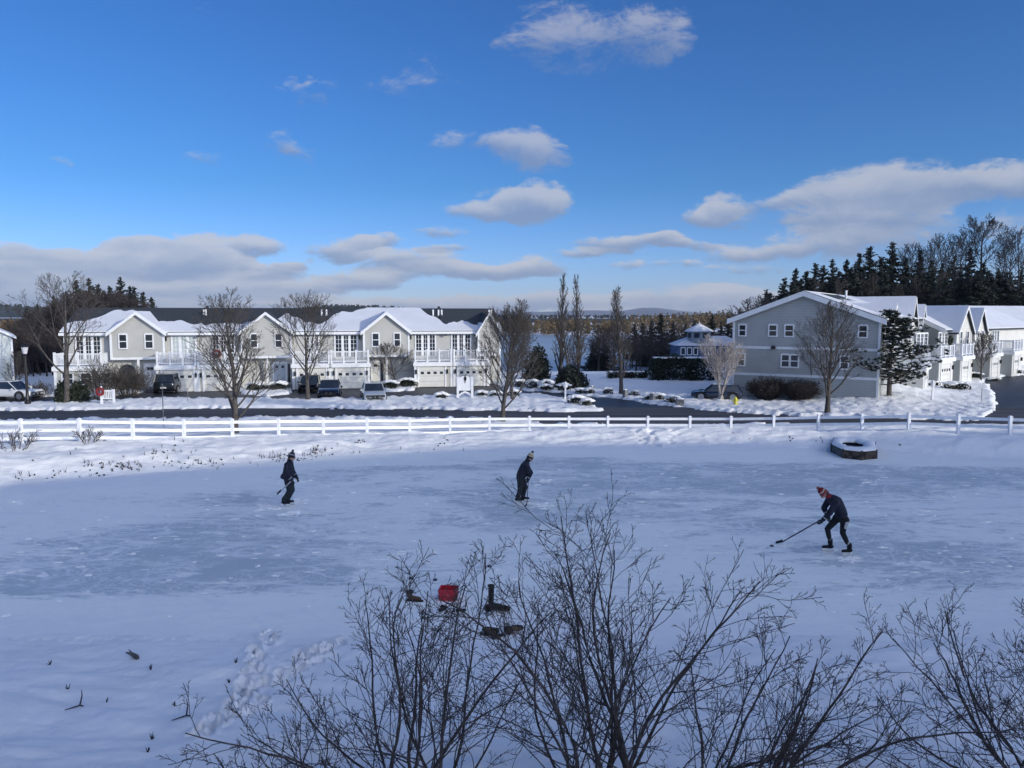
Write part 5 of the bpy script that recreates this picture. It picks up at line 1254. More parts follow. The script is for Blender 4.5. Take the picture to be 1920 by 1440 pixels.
for k in range(N_):
    a0, b0 = k*5, ((k+1) % N_)*5
    for j in range(4): fs.append((a0+j, b0+j, b0+j+1, a0+j+1))
m.add(vs, fs); m.build('snow_rim', m_snowlump, o, smooth=True)
m = MB(); m.prism(inset(R0, .83), 'z', .05, .22); m.build('dark_fill', m_black, o)  # black fill stands in for the dark inside of the opening

# ------------------------------------------------------------------ people
def skin_obj(name, V, E, R, mt, parent, sub=2, root=0):
    me = bpy.data.meshes.new(name); me.from_pydata([tuple(v) for v in V], E, []); o = bpy.data.objects.new(name, me); C.objects.link(o)
    md = o.modifiers.new('s', 'SKIN'); md.use_smooth_shade = True
    for i, sv in enumerate(me.skin_vertices[0].data): r = R[i] if isinstance(R[i], tuple) else (R[i], R[i]); sv.radius = r; sv.use_root = (i == root)
    sb = o.modifiers.new('b', 'SUBSURF'); sb.levels = sub; sb.render_levels = sub
    dg = bpy.context.evaluated_depsgraph_get(); dg.update(); nm = bpy.data.meshes.new_from_object(o.evaluated_get(dg)); bpy.data.objects.remove(o)
    nm.shade_smooth(); nm.materials.clear(); nm.materials.append(mt)
    r = bpy.data.objects.new(name, nm); C.objects.link(r)
    if parent: r.parent = parent
    return r
def chain(items, links=None):
    V = [i[0] for i in items]; R = [i[1] for i in items]; E = links or [(k, k+1) for k in range(len(items)-1)]; return V, E, R
m_skin = mat('skin', (.42, .25, .19), .55, .06, 8); m_navy = mat('navy_jacket', (.014, .017, .032), .85, .3, 9, bump=.3, bscale=14); m_blk = mat('black_cloth', (.008, .009, .012), .85, .3, 9, bump=.3, bscale=14)
m_pants = mat('dark_trousers', (.016, .022, .028), .85, .3, 9, bump=.3, bscale=14); m_redc = mat('red_scarf', (.20, .014, .022), .9, .25, 12); m_knitw = mat('cream_knit', (.45, .40, .32), .9, .2, 20); m_stripe = mat('white_stripe', (.45, .44, .44), .7, .1, 8)
m_steel = mat('skate_holder', (.70, .71, .72), .4, .06, 8); m_glove = mat('hockey_glove', (.018, .02, .026), .6, .3, 12); m_stick = mat('stick_shaft', (.014, .018, .03), .4, .2, 6); m_sock = mat('grey_sock', (.30, .31, .33), .9, .2, 12); m_hair = mat('brown_hair', (.035, .022, .015), .8, .3, 20)
def hp0(hd, fx, fy, f, u): return (hd[0]+fx*f, hd[1]+fy*f, hd[2]+u)
def _cap(s, a, b, ra, rb, n=12):
    a, b = Vector(a), Vector(b); d = b-a; L = d.length or 1e-5; d = d/L; pts = []; rs = []
    for k in range(5): t = math.pi/2*k/4; pts.append(a-d*ra*math.cos(t)); rs.append(max(ra*math.sin(t), .002))
    for k in range(5): t = math.pi/2*(4-k)/4; pts.append(b+d*rb*math.cos(t)); rs.append(max(rb*math.sin(t), .002))
    return s.tube(pts, rs, n)
def _ell(s, c, r, f):
    '''ellipsoid, r = (forward, sideways, up)'''
    f = Vector((f[0], f[1], 0)).normalized(); sd = Vector((-f.y, f.x, 0)); c = Vector(c); n, m_ = 16, 10; vs = []; fs = []
    for i in range(m_+1):
        th = math.pi*i/m_
        for k in range(n): a = 2*math.pi*k/n; vs.append(c+f*r[0]*math.sin(th)*math.cos(a)+sd*r[1]*math.sin(th)*math.sin(a)+Vector((0, 0, r[2]*math.cos(th))))
    for i in range(m_):
        for k in range(n): k2 = (k+1) % n; fs.append((i*n+k, (i+1)*n+k, (i+1)*n+k2, i*n+k2))
    return s.add(vs, fs)
def _loft(s, pts, rs, n=18):
    '''torso: rings of (front-back, side) radii; the sideways axis is y'''
    pts = [Vector(p) for p in pts]; vs = []; fs = []; sd = Vector((0, 1, 0))
    for i, p in enumerate(pts):
        t = (pts[min(i+1, len(pts)-1)]-pts[max(i-1, 0)]).normalized(); fr = sd.cross(t).normalized()
        for k in range(n): a = 2*math.pi*k/n; vs.append(p+fr*rs[i][0]*math.cos(a)+sd*rs[i][1]*math.sin(a))
    for i in range(len(pts)-1):
        for k in range(n): k2 = (k+1) % n; fs.append((i*n+k, i*n+k2, (i+1)*n+k2, (i+1)*n+k))
    fs += [tuple(range(n-1, -1, -1)), tuple((len(pts)-1)*n+k for k in range(n))]
    return s.add(vs, fs)
def _remesh(s, name, mt, parent, vox, k=3):
    o = s.build(name, None, None); md = o.modifiers.new('r', 'REMESH'); md.mode = 'VOXEL'; md.voxel_size = vox; md.use_smooth_shade = True
    sm = o.modifiers.new('s', 'SMOOTH'); sm.factor = .5; sm.iterations = k
    dg = bpy.context.evaluated_depsgraph_get(); dg.update(); nm = bpy.data.meshes.new_from_object(o.evaluated_get(dg)); bpy.data.objects.remove(o)
    nm.name = name; nm.shade_smooth(); nm.materials.clear(); nm.materials.append(mt); r = bpy.data.objects.new(name, nm); C.objects.link(r); r.parent = parent
    return r
MB.cap = _cap; MB.ell = _ell; MB.loft = _loft; MB.remesh = _remesh
def limb3(a, b, t): return tuple(a[i]*(1-t)+b[i]*t for i in range(3))
def person(px, py, label, J, jacket_r, hem, hat, facing, trousers, stripe=False, tilt=0.):
    """J: joints in metres in the person's own frame (x right in the photo, y away, z up)"""
    q = P(px, py, 0); o = empty('person', q, label, 'person')
    g = random.Random(int(px)); fx, fy, fz_ = facing
    nk, hd, ch, wa, pe = J['neck'], J['head'], J['chest'], J['waist'], J['pelvis']
    m = MB(); m.loft([pe, wa, ch, limb3(ch, nk, .7), nk], [(.10, .13), (.085, .115), (.10, .14), (.07, .09), (.055, .055)]); m.cap(nk, hd, .052, .06)
    m.ell(hd, (.098, .078, .115), (fx, fy, fz_)); m.ell(hp0(hd, fx, fy, .03, -.06), (.055, .05, .05), (fx, fy, fz_))
    for s in ('l', 'r'):
        m.cap(limb3(ch, nk, .5), J['sh'+s], .07, .06); m.cap(J['sh'+s], J['el'+s], .052, .040); m.cap(J['el'+s], J['wr'+s], .040, .028)
        m.cap(pe, J['hip'+s], .10, .09); m.cap(J['hip'+s], J['kn'+s], .085, .055); m.cap(J['kn'+s], J['an'+s], .052, .034); m.cap(J['an'+s], (J['an'+s][0]*.6+J['to'+s][0]*.4, J['an'+s][1]*.6+J['to'+s][1]*.4, .115), .032, .024)
    b = m.remesh('body', m_skin, o, .014)
    # face: nose, brow line, ears, mouth joined to the body mesh
    def hp(f, s_, u): # forward, side, up from the head centre
        return (hd[0]+fx*f-fy*s_, hd[1]+fy*f+fx*s_, hd[2]+fz_*f*.6+u)
    fm = MB()
    fm.blob(hp(.098, 0, -.005), (.018, .018, .03), g, 8, 6, 0); fm.blob(hp(.03, .078, 0), (.02, .02, .032), g, 8, 6, 0); fm.blob(hp(.03, -.078, 0), (.02, .02, .032), g, 8, 6, 0); fm.blob(hp(.06, 0, -.075), (.04, .04, .03), g, 8, 6, 0)
    fm.build('face_relief', m_skin, b, smooth=True)
    ey = MB()
    for s_ in (-.03, .03): ey.blob(hp(.085, s_, .025), (.011, .011, .009), g, 6, 5, 0)
    ey.build('eyes', m_blk, b); mo = MB(); mo.blob(hp(.09, 0, -.05), (.012, .022, .006), g, 6, 5, 0); mo.build('mouth', m_redc, b)
    hr = MB(); hr.blob(hp(-.035, 0, -.01), (.085, .085, .09), g, 12, 8, .03); hr.build('hair', m_hair, o, smooth=True)
    # jacket with sleeves
    jr = jacket_r; m = MB(); m.loft([hem, limb3(hem, wa, .5), wa, limb3(wa, ch, .5), ch, limb3(ch, nk, .5), nk], [jr[0], jr[0], jr[1], (jr[1][0]*.5+jr[2][0]*.5, .18), jr[2], (jr[2][0]*.8, .15), (.08, .08)])
    for s in ('l', 'r'):
        m.cap(limb3(ch, nk, .5), J['sh'+s], .12, .095); m.cap(J['sh'+s], J['el'+s], .092, .074); m.cap(J['el'+s], J['wr'+s], .074, .058)
    m.remesh('jacket', m_navy, o, .016)
    col = MB(); col.lathe([(.085, -.05), (.095, .0), (.075, .05), (.06, .05)], n=12); cobj = col.build('collar', m_navy if not stripe else m_redc, o); cobj.location = limb3(nk, hd, .3)
    m = MB(); m.ell(pe, (.15, .17, .14), (1, 0, 0))
    for s in ('l', 'r'):
        mid = limb3(J['kn'+s], J['an'+s], .5); lo = limb3(J['kn'+s], J['an'+s], .72 if stripe else .95)
        m.cap(pe, J['hip'+s], .13, .125); m.cap(J['hip'+s], J['kn'+s], trousers[0]*1.25, trousers[1]*1.12); m.cap(J['kn'+s], mid, trousers[1]*1.12, trousers[2]*1.1); m.cap(mid, lo, trousers[2]*1.1, trousers[3])
    tr = m.remesh('trousers', m_pants if not stripe else m_blk, o, .016)
    if stripe:
        m = MB(); h_, k_ = J['hipr'], J['knr']; y = -.14
        m.add([(h_[0]-.02, h_[1]+y, h_[2]-.02), (h_[0]+.07, h_[1]+y, h_[2]-.02), (h_[0]*.25+k_[0]*.75+.035, k_[1]*.5+h_[1]*.5+y+.015, (h_[2]*.3+k_[2]*.7)+.02), (h_[0]*.25+k_[0]*.75-.02, k_[1]*.5+h_[1]*.5+y+.015, (h_[2]*.3+k_[2]*.7)+.05),
               (h_[0]-.02, h_[1], h_[2]-.02), (h_[0]+.07, h_[1], h_[2]-.02), (h_[0]*.25+k_[0]*.75+.035, k_[1]*.5+h_[1]*.5, (h_[2]*.3+k_[2]*.7)+.02), (h_[0]*.25+k_[0]*.75-.02, k_[1]*.5+h_[1]*.5, (h_[2]*.3+k_[2]*.7)+.05)],
              [(0, 1, 2, 3), (7, 6, 5, 4), (0, 4, 5, 1), (1, 5, 6, 2), (2, 6, 7, 3), (3, 7, 4, 0)]); m.build('side_stripe', m_stripe, tr)
    # gloves: padded cuff, palm, four fingers of unequal length and a thumb, curled
    for s in ('l', 'r'):
        wr = Vector(J['wr'+s]); el = Vector(J['el'+s]); d = (wr-el).normalized(); side = d.cross(Vector((0, 1, 0)));
        if side.length < .2: side = d.cross(Vector((1, 0, 0)))
        side.normalize(); palm = side.cross(d).normalized()
        c = wr+d*.07
        V = [wr-d*.05, wr, c, c+d*.035]; R = [(.062, .062), (.052, .052), (.054, .045), (.05, .04)]; E = [(0, 1), (1, 2), (2, 3)]
        for k in range(4):
            off = palm*(.036-.024*k); L = (.042, .05, .047, .036)[k]; a_ = c+d*.045+off; b_ = a_+d*L; e_ = b_+d*L*.4-side*L*.8; f_ = e_-d*L*.5-side*L*.45
            i0 = len(V); V += [a_, b_, e_, f_]; R += [(.016, .016), (.015, .015), (.0145, .0145), (.013, .013)]; E += [(3, i0), (i0, i0+1), (i0+1, i0+2), (i0+2, i0+3)]
        t0 = c+palm*.05-side*.012; i0 = len(V); V += [t0, t0+d*.035+palm*.012-side*.02, t0+d*.055-side*.05]; R += [(.018, .018), (.016, .016), (.013, .013)]; E += [(2, i0), (i0, i0+1), (i0+1, i0+2)]
        gl = skin_obj('glove', V, E, R, m_glove, o, sub=1)
        cf = MB(); cf.tube([wr-d*.075, wr-d*.055], .068, 12); cf.build('cuff_band', m_stripe, gl)
    # skates: boot, sole, holder, blade
    for s in ('l', 'r'):
        an, to = Vector(J['an'+s]), Vector(J['to'+s]); d = Vector((to.x-an.x, to.y-an.y, 0)); d.normalize(); n_ = Vector((-d.y, d.x, 0)); zb = .0
        heel = Vector((an.x, an.y, .082))-d*.06
        m = MB(); m.cap(an+Vector((0, 0, .06)), heel+d*.05+Vector((0, 0, .05)), .066, .058); m.cap(heel+d*.05+Vector((0, 0, .045)), heel+d*.24+Vector((0, 0, .036)), .05, .038); m.cap(heel+d*.01+Vector((0, 0, .05)), heel+d*.05+Vector((0, 0, .05)), .046, .05)
        bt = m.remesh('skate', m_blk, o, .012)
        m = MB()
        def q3(f, s_, z): v = heel+d*f+n_*s_; return (v.x, v.y, z)
        zt = heel.z+.012; z0 = .002
        for (f0, f1) in ((-.04, .05), (.14, .27)): m.add([q3(f0, -.022, zt), q3(f1, -.022, zt), q3(f1, .022, zt), q3(f0, .022, zt), q3(f0+.01, -.008, z0+.02), q3(f1-.01, -.008, z0+.02), q3(f1-.01, .008, z0+.02), q3(f0+.01, .008, z0+.02)], [(0, 1, 2, 3), (7, 6, 5, 4), (0, 4, 5, 1), (1, 5, 6, 2), (2, 6, 7, 3), (3, 7, 4, 0)])
        m.add([q3(-.05, -.009, z0+.035), q3(.28, -.009, z0+.035), q3(.28, .009, z0+.035), q3(-.05, .009, z0+.035), q3(-.05, -.009, z0+.015), q3(.28, -.009, z0+.015), q3(.28, .009, z0+.015), q3(-.05, .009, z0+.015)], [(0, 1, 2, 3), (7, 6, 5, 4), (0, 4, 5, 1), (1, 5, 6, 2), (2, 6, 7, 3), (3, 7, 4, 0)])
        m.build('blade_holder', m_steel, bt)
        m = MB(); m.add([q3(-.06, -.003, z0+.02), q3(.29, -.003, z0+.02), q3(.29, .003, z0+.02), q3(-.06, .003, z0+.02), q3(-.045, -.003, z0), q3(.275, -.003, z0), q3(.275, .003, z0), q3(-.045, .003, z0)], [(0, 1, 2, 3), (7, 6, 5, 4), (0, 4, 5, 1), (1, 5, 6, 2), (2, 6, 7, 3), (3, 7, 4, 0)]); m.build('blade', m_rim, bt)
        m = MB(); e_ = limb3(an, J['kn'+s], .42); m.tube([tuple(an+Vector((0, 0, .05))), e_], .055, 10); m.build('sock', m_sock if stripe else m_blk, o)
    # knitted hat with band and pompom
    up = Vector((nk[0]-hd[0], nk[1]-hd[1], nk[2]-hd[2])).normalized()*-1; hc = Vector(hd)+up*.045-Vector((fx, fy, 0))*.012
    rot = Vector((0, 0, 1)).rotation_difference((up+Vector((-fx, -fy, 0))*.25).normalized())
    def hatpart(prof, nm, mt_, par): m = MB(); m.lathe(prof, n=16); ob = m.build(nm, mt_, par, smooth=True); return ob
    hroot = hatpart([(.102, -.02), (.108, .02), (.10, .07), (.078, .12), (.04, .15), (.005, .158)], 'knit_hat', hat[0], o); hroot.location = hc; hroot.rotation_mode = 'QUATERNION'; hroot.rotation_quaternion = rot
    bd = hatpart([(.106, -.035), (.113, -.03), (.114, .015), (.106, .02)], 'hat_band', hat[1], hroot)
    b2 = hatpart([(.105, .05), (.1075, .055), (.099, .085), (.095, .085)], 'hat_stripe', hat[2], hroot)
    m = MB(); m.blob((0, 0, .185), (.042, .042, .04), g, 12, 8, .08); m.build('pompom', hat[1], hroot)
    return o
def stick(grip, heel, tip, label, grip2=None, m=m_stick):
    """a hockey stick: shaft from grip to heel, blade from heel to tip"""
    o = empty('hockey_stick', grip, label, 'hockey stick'); a = Vector(grip); h = Vector(heel)-a; t = Vector(tip)-a
    s = MB(); d = h.normalized(); n = d.cross(Vector((0, 0, 1))); n.normalize(); u = n.cross(d)
    vs = []
    for p in (Vector((0, 0, 0)), h): vs += [tuple(p+n*i*.011+u*j*.015) for i, j in ((-1, -1), (1, -1), (1, 1), (-1, 1))]
    s.add(vs, [(0, 1, 2, 3), (7, 6, 5, 4), (0, 4, 5, 1), (1, 5, 6, 2), (2, 6, 7, 3), (3, 7, 4, 0)]); s.build('shaft', m, o)
    k = MB(); k.tube([Vector((0, 0, 0)), h*.12], .02, 8); k.build('grip_tape', m_blk, o)
    b = MB(); w = (t-h); wn_ = Vector((-w.y, w.x, 0)).normalized()*.007; z = Vector((0, 0, 1))
    zh = .065
    vs = [h-wn_-z*.01, h+wn_-z*.01, t+wn_, t-wn_, h-wn_+z*zh, h+wn_+z*zh, t+wn_+z*zh*.9, t-wn_+z*zh*.9]
    b.add([tuple(v) for v in vs], [(0, 1, 2, 3), (7, 6, 5, 4), (0, 4, 5, 1), (1, 5, 6, 2), (2, 6, 7, 3), (3, 7, 4, 0)]); b.build('blade', m_blk, o)
    return o
hat_d = (mat('dark_knit', (.03, .03, .045), .95, .5, 30), m_blk, m_sock); hat_c = (m_knitw, m_blk, mat('gold_knit', (.35, .26, .10), .95, .3, 30)); hat_r = (m_redc, mat('knit_mixed', (.30, .10, .09), .95, .5, 40), m_knitw)
# left skater: upright, long loose jacket, facing right, stick tucked under the arm
J = dict(head=(.13, 0, 1.60), neck=(.06, 0, 1.46), chest=(.03, 0, 1.27), waist=(.01, 0, 1.05), pelvis=(.02, 0, .90), shl=(.05, .17, 1.38), ell=(.10, .22, 1.12), wrl=(.24, .12, .94), shr=(.03, -.17, 1.38), elr=(.02, -.23, 1.10), wrr=(.16, -.17, .90),
         hipl=(.02, .09, .87), knl=(.10, .09, .50), anl=(-.06, .10, .20), tol=(.10, .10, .10), hipr=(.02, -.09, .87), knr=(.08, -.09, .50), anr=(-.12, -.10, .20), tor=(.06, -.13, .10))
Lp = person(541, 948, 'person in a long loose navy jacket and dark knit hat, standing on skates at left', J, ((.225, .24), (.18, .21), (.15, .19)), (-.02, 0, .90), hat_d, (.93, -.2, -.3), (.10, .085, .08, .085))
q = Lp.location; stick((q.x+.24, q.y+.1, .95), (q.x-.0, q.y-.8, .66), (q.x-.06, q.y-.98, .58), 'hockey stick carried level under the arm of the left skater', m=m_sock)
# middle skater: bent shoulders, both hands on a stick planted before the feet
J = dict(head=(.25, 0, 1.50), neck=(.17, 0, 1.40), chest=(.09, 0, 1.22), waist=(-.01, 0, .99), pelvis=(-.05, 0, .84), shl=(.13, .17, 1.30), ell=(.24, .20, 1.06), wrl=(.20, .02, .90), shr=(.10, -.17, 1.30), elr=(.29, -.24, 1.06), wrr=(.21, -.16, .84),
         hipl=(-.03, .09, .82), knl=(.10, .10, .49), anl=(.03, .12, .19), tol=(.18, .10, .10), hipr=(-.06, -.09, .82), knr=(-.06, -.09, .48), anr=(-.15, -.10, .19), tor=(.0, -.12, .10))
Mp = person(979, 942, 'person hunched over a stick in dark clothes and cream bobble hat, mid ice', J, ((.165, .19), (.16, .19), (.155, .19)), (-.04, 0, .86), hat_c, (.92, -.25, -.35), (.10, .08, .07, .08))
q = Mp.location; stick((q.x+.22, q.y-.02, .98), (q.x+.15, q.y-.42, .03), (q.x+.10, q.y-.66, .02), 'hockey stick held upright to the ice by the middle skater')
# right skater: bent low, stick stretched to the left
J = dict(head=(-.41, 0, 1.60), neck=(-.28, 0, 1.52), chest=(-.11, 0, 1.38), waist=(.02, 0, 1.14), pelvis=(.06, 0, .96), shl=(-.20, .17, 1.42), ell=(-.33, .20, 1.16), wrl=(-.30, .02, 1.02), shr=(-.18, -.17, 1.40), elr=(-.34, -.22, 1.14), wrr=(-.47, -.14, .95),
         hipl=(.0, .11, .92), knl=(-.24, .14, .62), anl=(-.13, .20, .25), tol=(-.28, .20, .12), hipr=(.10, -.09, .92), knr=(.06, -.10, .58), anr=(.23, -.14, .22), tor=(.08, -.16, .10))
q = P(1571, 1038, 0)
Rp = person(1571, 1038, 'person bending forward in black with a red bobble hat, white stripe down the thigh', J, ((.155, .18), (.155, .18), (.17, .19)), (.06, 0, 1.0), hat_r, (-.9, -.1, -.55), (.085, .065, .06, .055), stripe=True)
tp = P(1463, 1018, 0); stick((q.x-.26, q.y-.02, 1.04), (tp.x+.06, tp.y, .03), (tp.x-.16, tp.y-.12, .02), 'long dark hockey stick stretched left across the ice by the bending skater')
def puck(px, py, label, r=.045):
    o = P(px, py, 0); m = MB(); m.lathe([(r*.96, 0), (r, .005), (r, .024), (r*.96, .028)], n=16); ob = m.build('puck', m_black, None); ob.location = o; tag(ob, label, 'puck', 'pucks on the ice'); return ob
puck(1447, 1024, 'puck just beyond the blade of the stretched stick', .05); puck(918, 1063, 'puck alone on the ice above the tall black boots', .05); puck(816, 1088, 'puck left of the top of the red crate', .05); puck(770, 1085, 'puck on the ice above the single brown boot', .05)

g = random.Random(44); T = MB()
for _ in range(420):
    p = P(g.uniform(0, 1920), g.choice((g.uniform(870, 1160), g.gauss(950, 40), g.gauss(1045, 25))), 0)
    if p.y < 15 or p.y > np.interp(U(p.x, p.y), fpx, eY)-1: continue
    r = g.uniform(.02, .075); T.blob((p.x, p.y, .002), (r*g.uniform(1, 3), r*g.uniform(.6, 1.2), r*.3), g, 7, 4, .3)
for (a, b) in ((546, 962), (560, 940), (500, 952), (1010, 948), (1015, 905), (1595, 1050), (1625, 905), (1720, 958)):
    for _ in range(12):
        p = P(a+g.gauss(0, 12), b+g.gauss(0, 4), 0); r = g.uniform(.03, .09); T.blob((p.x, p.y, .002), (r*2, r, r*.35), g, 7, 4, .3)
tag(T.build('snow_scraps', m_snowlump, recalc=False), 'scraps of shaved snow scattered over the ice', 'snow', kind='stuff')

# ------------------------------------------------------------------ things left on the ice
m_leather = mat('brown_leather', (.085, .045, .022), .6, .35, 14); m_leather2 = mat('tan_leather', (.12, .075, .04), .7, .4, 18); m_sole = mat('boot_sole', (.02, .017, .015), .8, .2, 10)
def boot(px, py, rz, label, mt, tall=.2, L=.30, lie=0., s=1., cat='boot', group=None):
    p = P(px, py, 0); o = empty('boot', p, label, cat, math.radians(rz), group); o.scale = (s, s, s)
    if lie: o.rotation_euler = (math.radians(lie), 0, math.radians(rz)); o.location.z = .055*s
    V = [(0, 0, tall), (0, 0, .12), (.01, 0, .055), (L*.45, 0, .05), (L*.78, 0, .04)]; R = [(.062, .06), (.055, .055), (.058, .052), (.05, .042), (.045, .035)]
    skin_obj('upper', V, [(0, 1), (1, 2), (2, 3), (3, 4)], R, mt, o, sub=2)
    m = MB(); m.prism([(-.06, -.04), (.06, -.045), (L*.6, -.052), (L*.85, -.035), (L*.92, 0), (L*.85, .035), (L*.6, .052), (.06, .045), (-.06, .04)], 'z', -.005, .022); m.build('sole', m_sole, o)
    m = MB()
    for k in range(4): m.tube([(L*(.16+.09*k), -.03, .085+.0*k), (L*(.16+.09*k), .03, .085)], .005, 4)
    m.build('laces', m_sole, o)
    m = MB(); m.lathe([(.066, tall-.01), (.07, tall+.015), (.05, tall+.015), (.045, tall-.03)], n=12); m.build('collar', m_sole, o)
    return o
boot(768, 1126, -12, 'single brown leather boot standing left of the red crate', m_leather, .17, .30, s=1.15)
boot(921, 1140, -10, 'tall black boot standing upright right of the red crate', m_blk, .42, .28, s=1.15)
boot(931, 1143, -25, 'tall black boot fallen over against the upright one', m_blk, .34, .30, lie=75, s=1.2)
boot(952, 1184, 8, 'brown boot tipped over in the pile, right-hand one', m_leather2, .17, .30, lie=80, s=1.15)
boot(930, 1187, 170, 'brown boot tipped over in the pile, left-hand one', m_leather2, .17, .28, lie=-80, s=1.1)
def glove(px, py, rz, label):
    p = P(px, py, 0); o = empty('glove', p, label, 'glove', math.radians(rz))
    V = [(-.08, 0, .035), (-.02, 0, .035), (.04, 0, .035), (.07, 0, .035)]; R = [(.045, .03), (.042, .028), (.045, .028), (.042, .025)]; E = [(0, 1), (1, 2), (2, 3)]
    for k in range(4):
        i0 = len(V); y = .036-.024*k; L = (.06, .075, .07, .05)[k]; V += [(.09, y, .035), (.09+L*.6, y*1.1, .04), (.09+L, y*1.15, .022)]; R += [(.013, .013)]*3; E += [(3, i0), (i0, i0+1), (i0+1, i0+2)]
    i0 = len(V); V += [(.02, .055, .03), (.06, .085, .03)]; R += [(.015, .015), (.012, .012)]; E += [(1, i0), (i0, i0+1)]
    skin_obj('hand', V, E, R, m_blk, o, sub=1); m = MB(); m.tube([(-.12, 0, .035), (-.08, 0, .035)], .044, 10); m.build('cuff', m_glove, o)
glove(860, 1147, 5, 'black glove lying flat below the red crate'); glove(912, 1192, -12, 'black glove lying left of the brown boot pile'); glove(934, 1196, 40, 'black glove bunched against the brown boot pile')
boot(826, 1148, 55, 'small black shoe tipped on its side below the red crate', m_blk, .10, .24, lie=40, s=.9)
# red crate with moulded walls, handle slots and pale lettering
p = P(841, 1122, 0); o = empty('red_crate', p, 'open-topped red plastic crate standing on the ice among the boots', 'crate', math.radians(-6)); w, d_, h = .19, .16, .24
for (x0, x1, y0, y1) in ((-w, w, -d_, -d_+.012), (-w, w, d_-.012, d_), (-w, -w+.012, -d_+.012, d_-.012), (w-.012, w, -d_+.012, d_-.012)):
    m = MB(); m.box(x0, x1, y0, y1, .0, h); m.build('side', m_red, o)
m = MB(); m.box(-w+.012, w-.012, -d_+.012, d_-.012, .004, .02); m.build('bottom', mat('dark_red', (.18, .01, .018), .5, .1, 5), o)
m = MB(); m.box(-w-.012, w+.012, -d_-.012, -d_, h-.03, h); m.box(-w-.012, w+.012, d_, d_+.012, h-.03, h); m.box(-w-.012, -w, -d_, d_, h-.03, h); m.box(w, w+.012, -d_, d_, h-.03, h); m.build('rim', m_red, o)
m = MB()
for k in range(8): x = -.06+k*.016; m.box(x, x+.009, -d_-.004, -d_-.001, .12, .12+(.018 if k % 3 else .026))
m.build('lettering', mat('pale_print', (.5, .2, .22), .6, .1, 4), o)
m = MB(); 
for k in range(3): m.box(-w+.02, w-.02, -d_-.0035, -d_-.001, .04+k*.022, .046+k*.022)
m.build('rib', m_red, o)

# twigs, reeds and debris in the near snow
def debris(px, py, kind, label, seed, s=1.):
    g = random.Random(seed); p = G(px, py); T = MB()
    if kind == 'tuft':
        for _ in range(7): a = g.uniform(0, 6.28); r = g.uniform(.02, .07)*s; T.tube([(0, 0, -.02), (math.cos(a)*r, math.sin(a)*r, g.uniform(.05, .16)*s)], [.014*s, .003], 4)
    elif kind == 'log': T.tube([(-.18*s, .10*s, .05), (-.02, .02, .05), (.08*s, -.06*s, .045), (.13*s, -.1*s, .03)], [.01, .035*s, .045*s, .03*s], 7); T.tube([(-.02, .02, .06), (-.14*s, .13*s, .09)], [.02*s, .006], 5)
    else: T.tube([(-.17*s, -.1*s, .01), (0, 0, .03), (.05*s, 0, .02)], [.006, .013*s, .01*s], 5); T.tube([(0, 0, .03), (-.03*s, .12*s, .12*s), (-.08*s, .2*s, .17*s)], [.013*s, .009*s, .005], 5)
    o = T.build({'tuft': 'grass_stub', 'log': 'driftwood', 'twig': 'fallen_twig'}[kind], m_barkdark if kind != 'log' else m_bark2); o.location = p
    return tag(o, label, {'tuft': 'plant stub', 'log': 'driftwood', 'twig': 'twig'}[kind])
for i, a in enumerate([(250,1233,'log','grey piece of driftwood lying on the near snow'),(93,1247,'tuft','dark leaf-like stub farthest left in the near snow'),(127,1293,'tuft','dark pointed stub above the forked twig'),(150,1328,'twig','forked twig half buried in the near snow'),(200,1317,'tuft','dark stub right of the forked twig'),(443,1243,'tuft','dark pointed stub beside the upper footprints'),
     (328,1324,'tuft','tall thin stub in the middle of the near snow'),(285,1388,'tuft','dark stub near the bottom, upper of two'),(277,1413,'tuft','dark stub near the bottom, lower of two'),(430,1280,'tuft','small stub close left of the footprints'),(283,1256,'tuft','tiny stub below the driftwood'),(350,1350,'twig','thin curved twig left of the bush tips'),(1797,1350,'tuft','dark stub under the right-hand bush tips')]):
    debris(a[0], a[1], a[2], a[3], i, 1. if a[2] != 'tuft' else .62)
# weeds and stones poking out of the sunny bank: far too many to count
g = random.Random(12); T = MB()
spots = [(60,895,30,8,14),(150,888,60,8,14),(205,872,40,10,30),(230,877,30,8,26),(330,870,50,8,16),(390,868,40,6,16),(310,848,40,12,20),(515,858,22,9,30),(545,862,20,8,14),(590,852,24,10,36),(600,845,20,8,16),(672,829,12,3,10),(760,848,150,6,8),(833,826,15,10,8),(1390,822,40,8,4),(1470,824,20,8,6),(1540,825,14,6,6),(1592,823,14,4,4),(1680,838,8,5,3),(300,858,200,26,34)]
for (cx0, cy0, w, h, n) in spots:
    for _ in range(int(n*.8)):
        p = G(cx0+g.gauss(0, w*.7), cy0+g.gauss(0, h*.5)); 
        if g.random() < .5: T.blob((p.x, p.y, p.z+.01), (g.uniform(.02, .055), g.uniform(.02, .045), g.uniform(.02, .05)), g, 6, 4, .25)
        else:
            for k in range(3): a = g.uniform(0, 6.28); T.tube([(p.x, p.y, p.z-.03), (p.x+math.cos(a)*.06, p.y+math.sin(a)*.04, p.z+g.uniform(.06, .2))], [.012, .004], 3)
tag(T.build('bank_weeds', m_barkdark, recalc=False), 'dark weed stubs and stones scattered through the sunlit snow bank', 'weeds', kind='stuff')

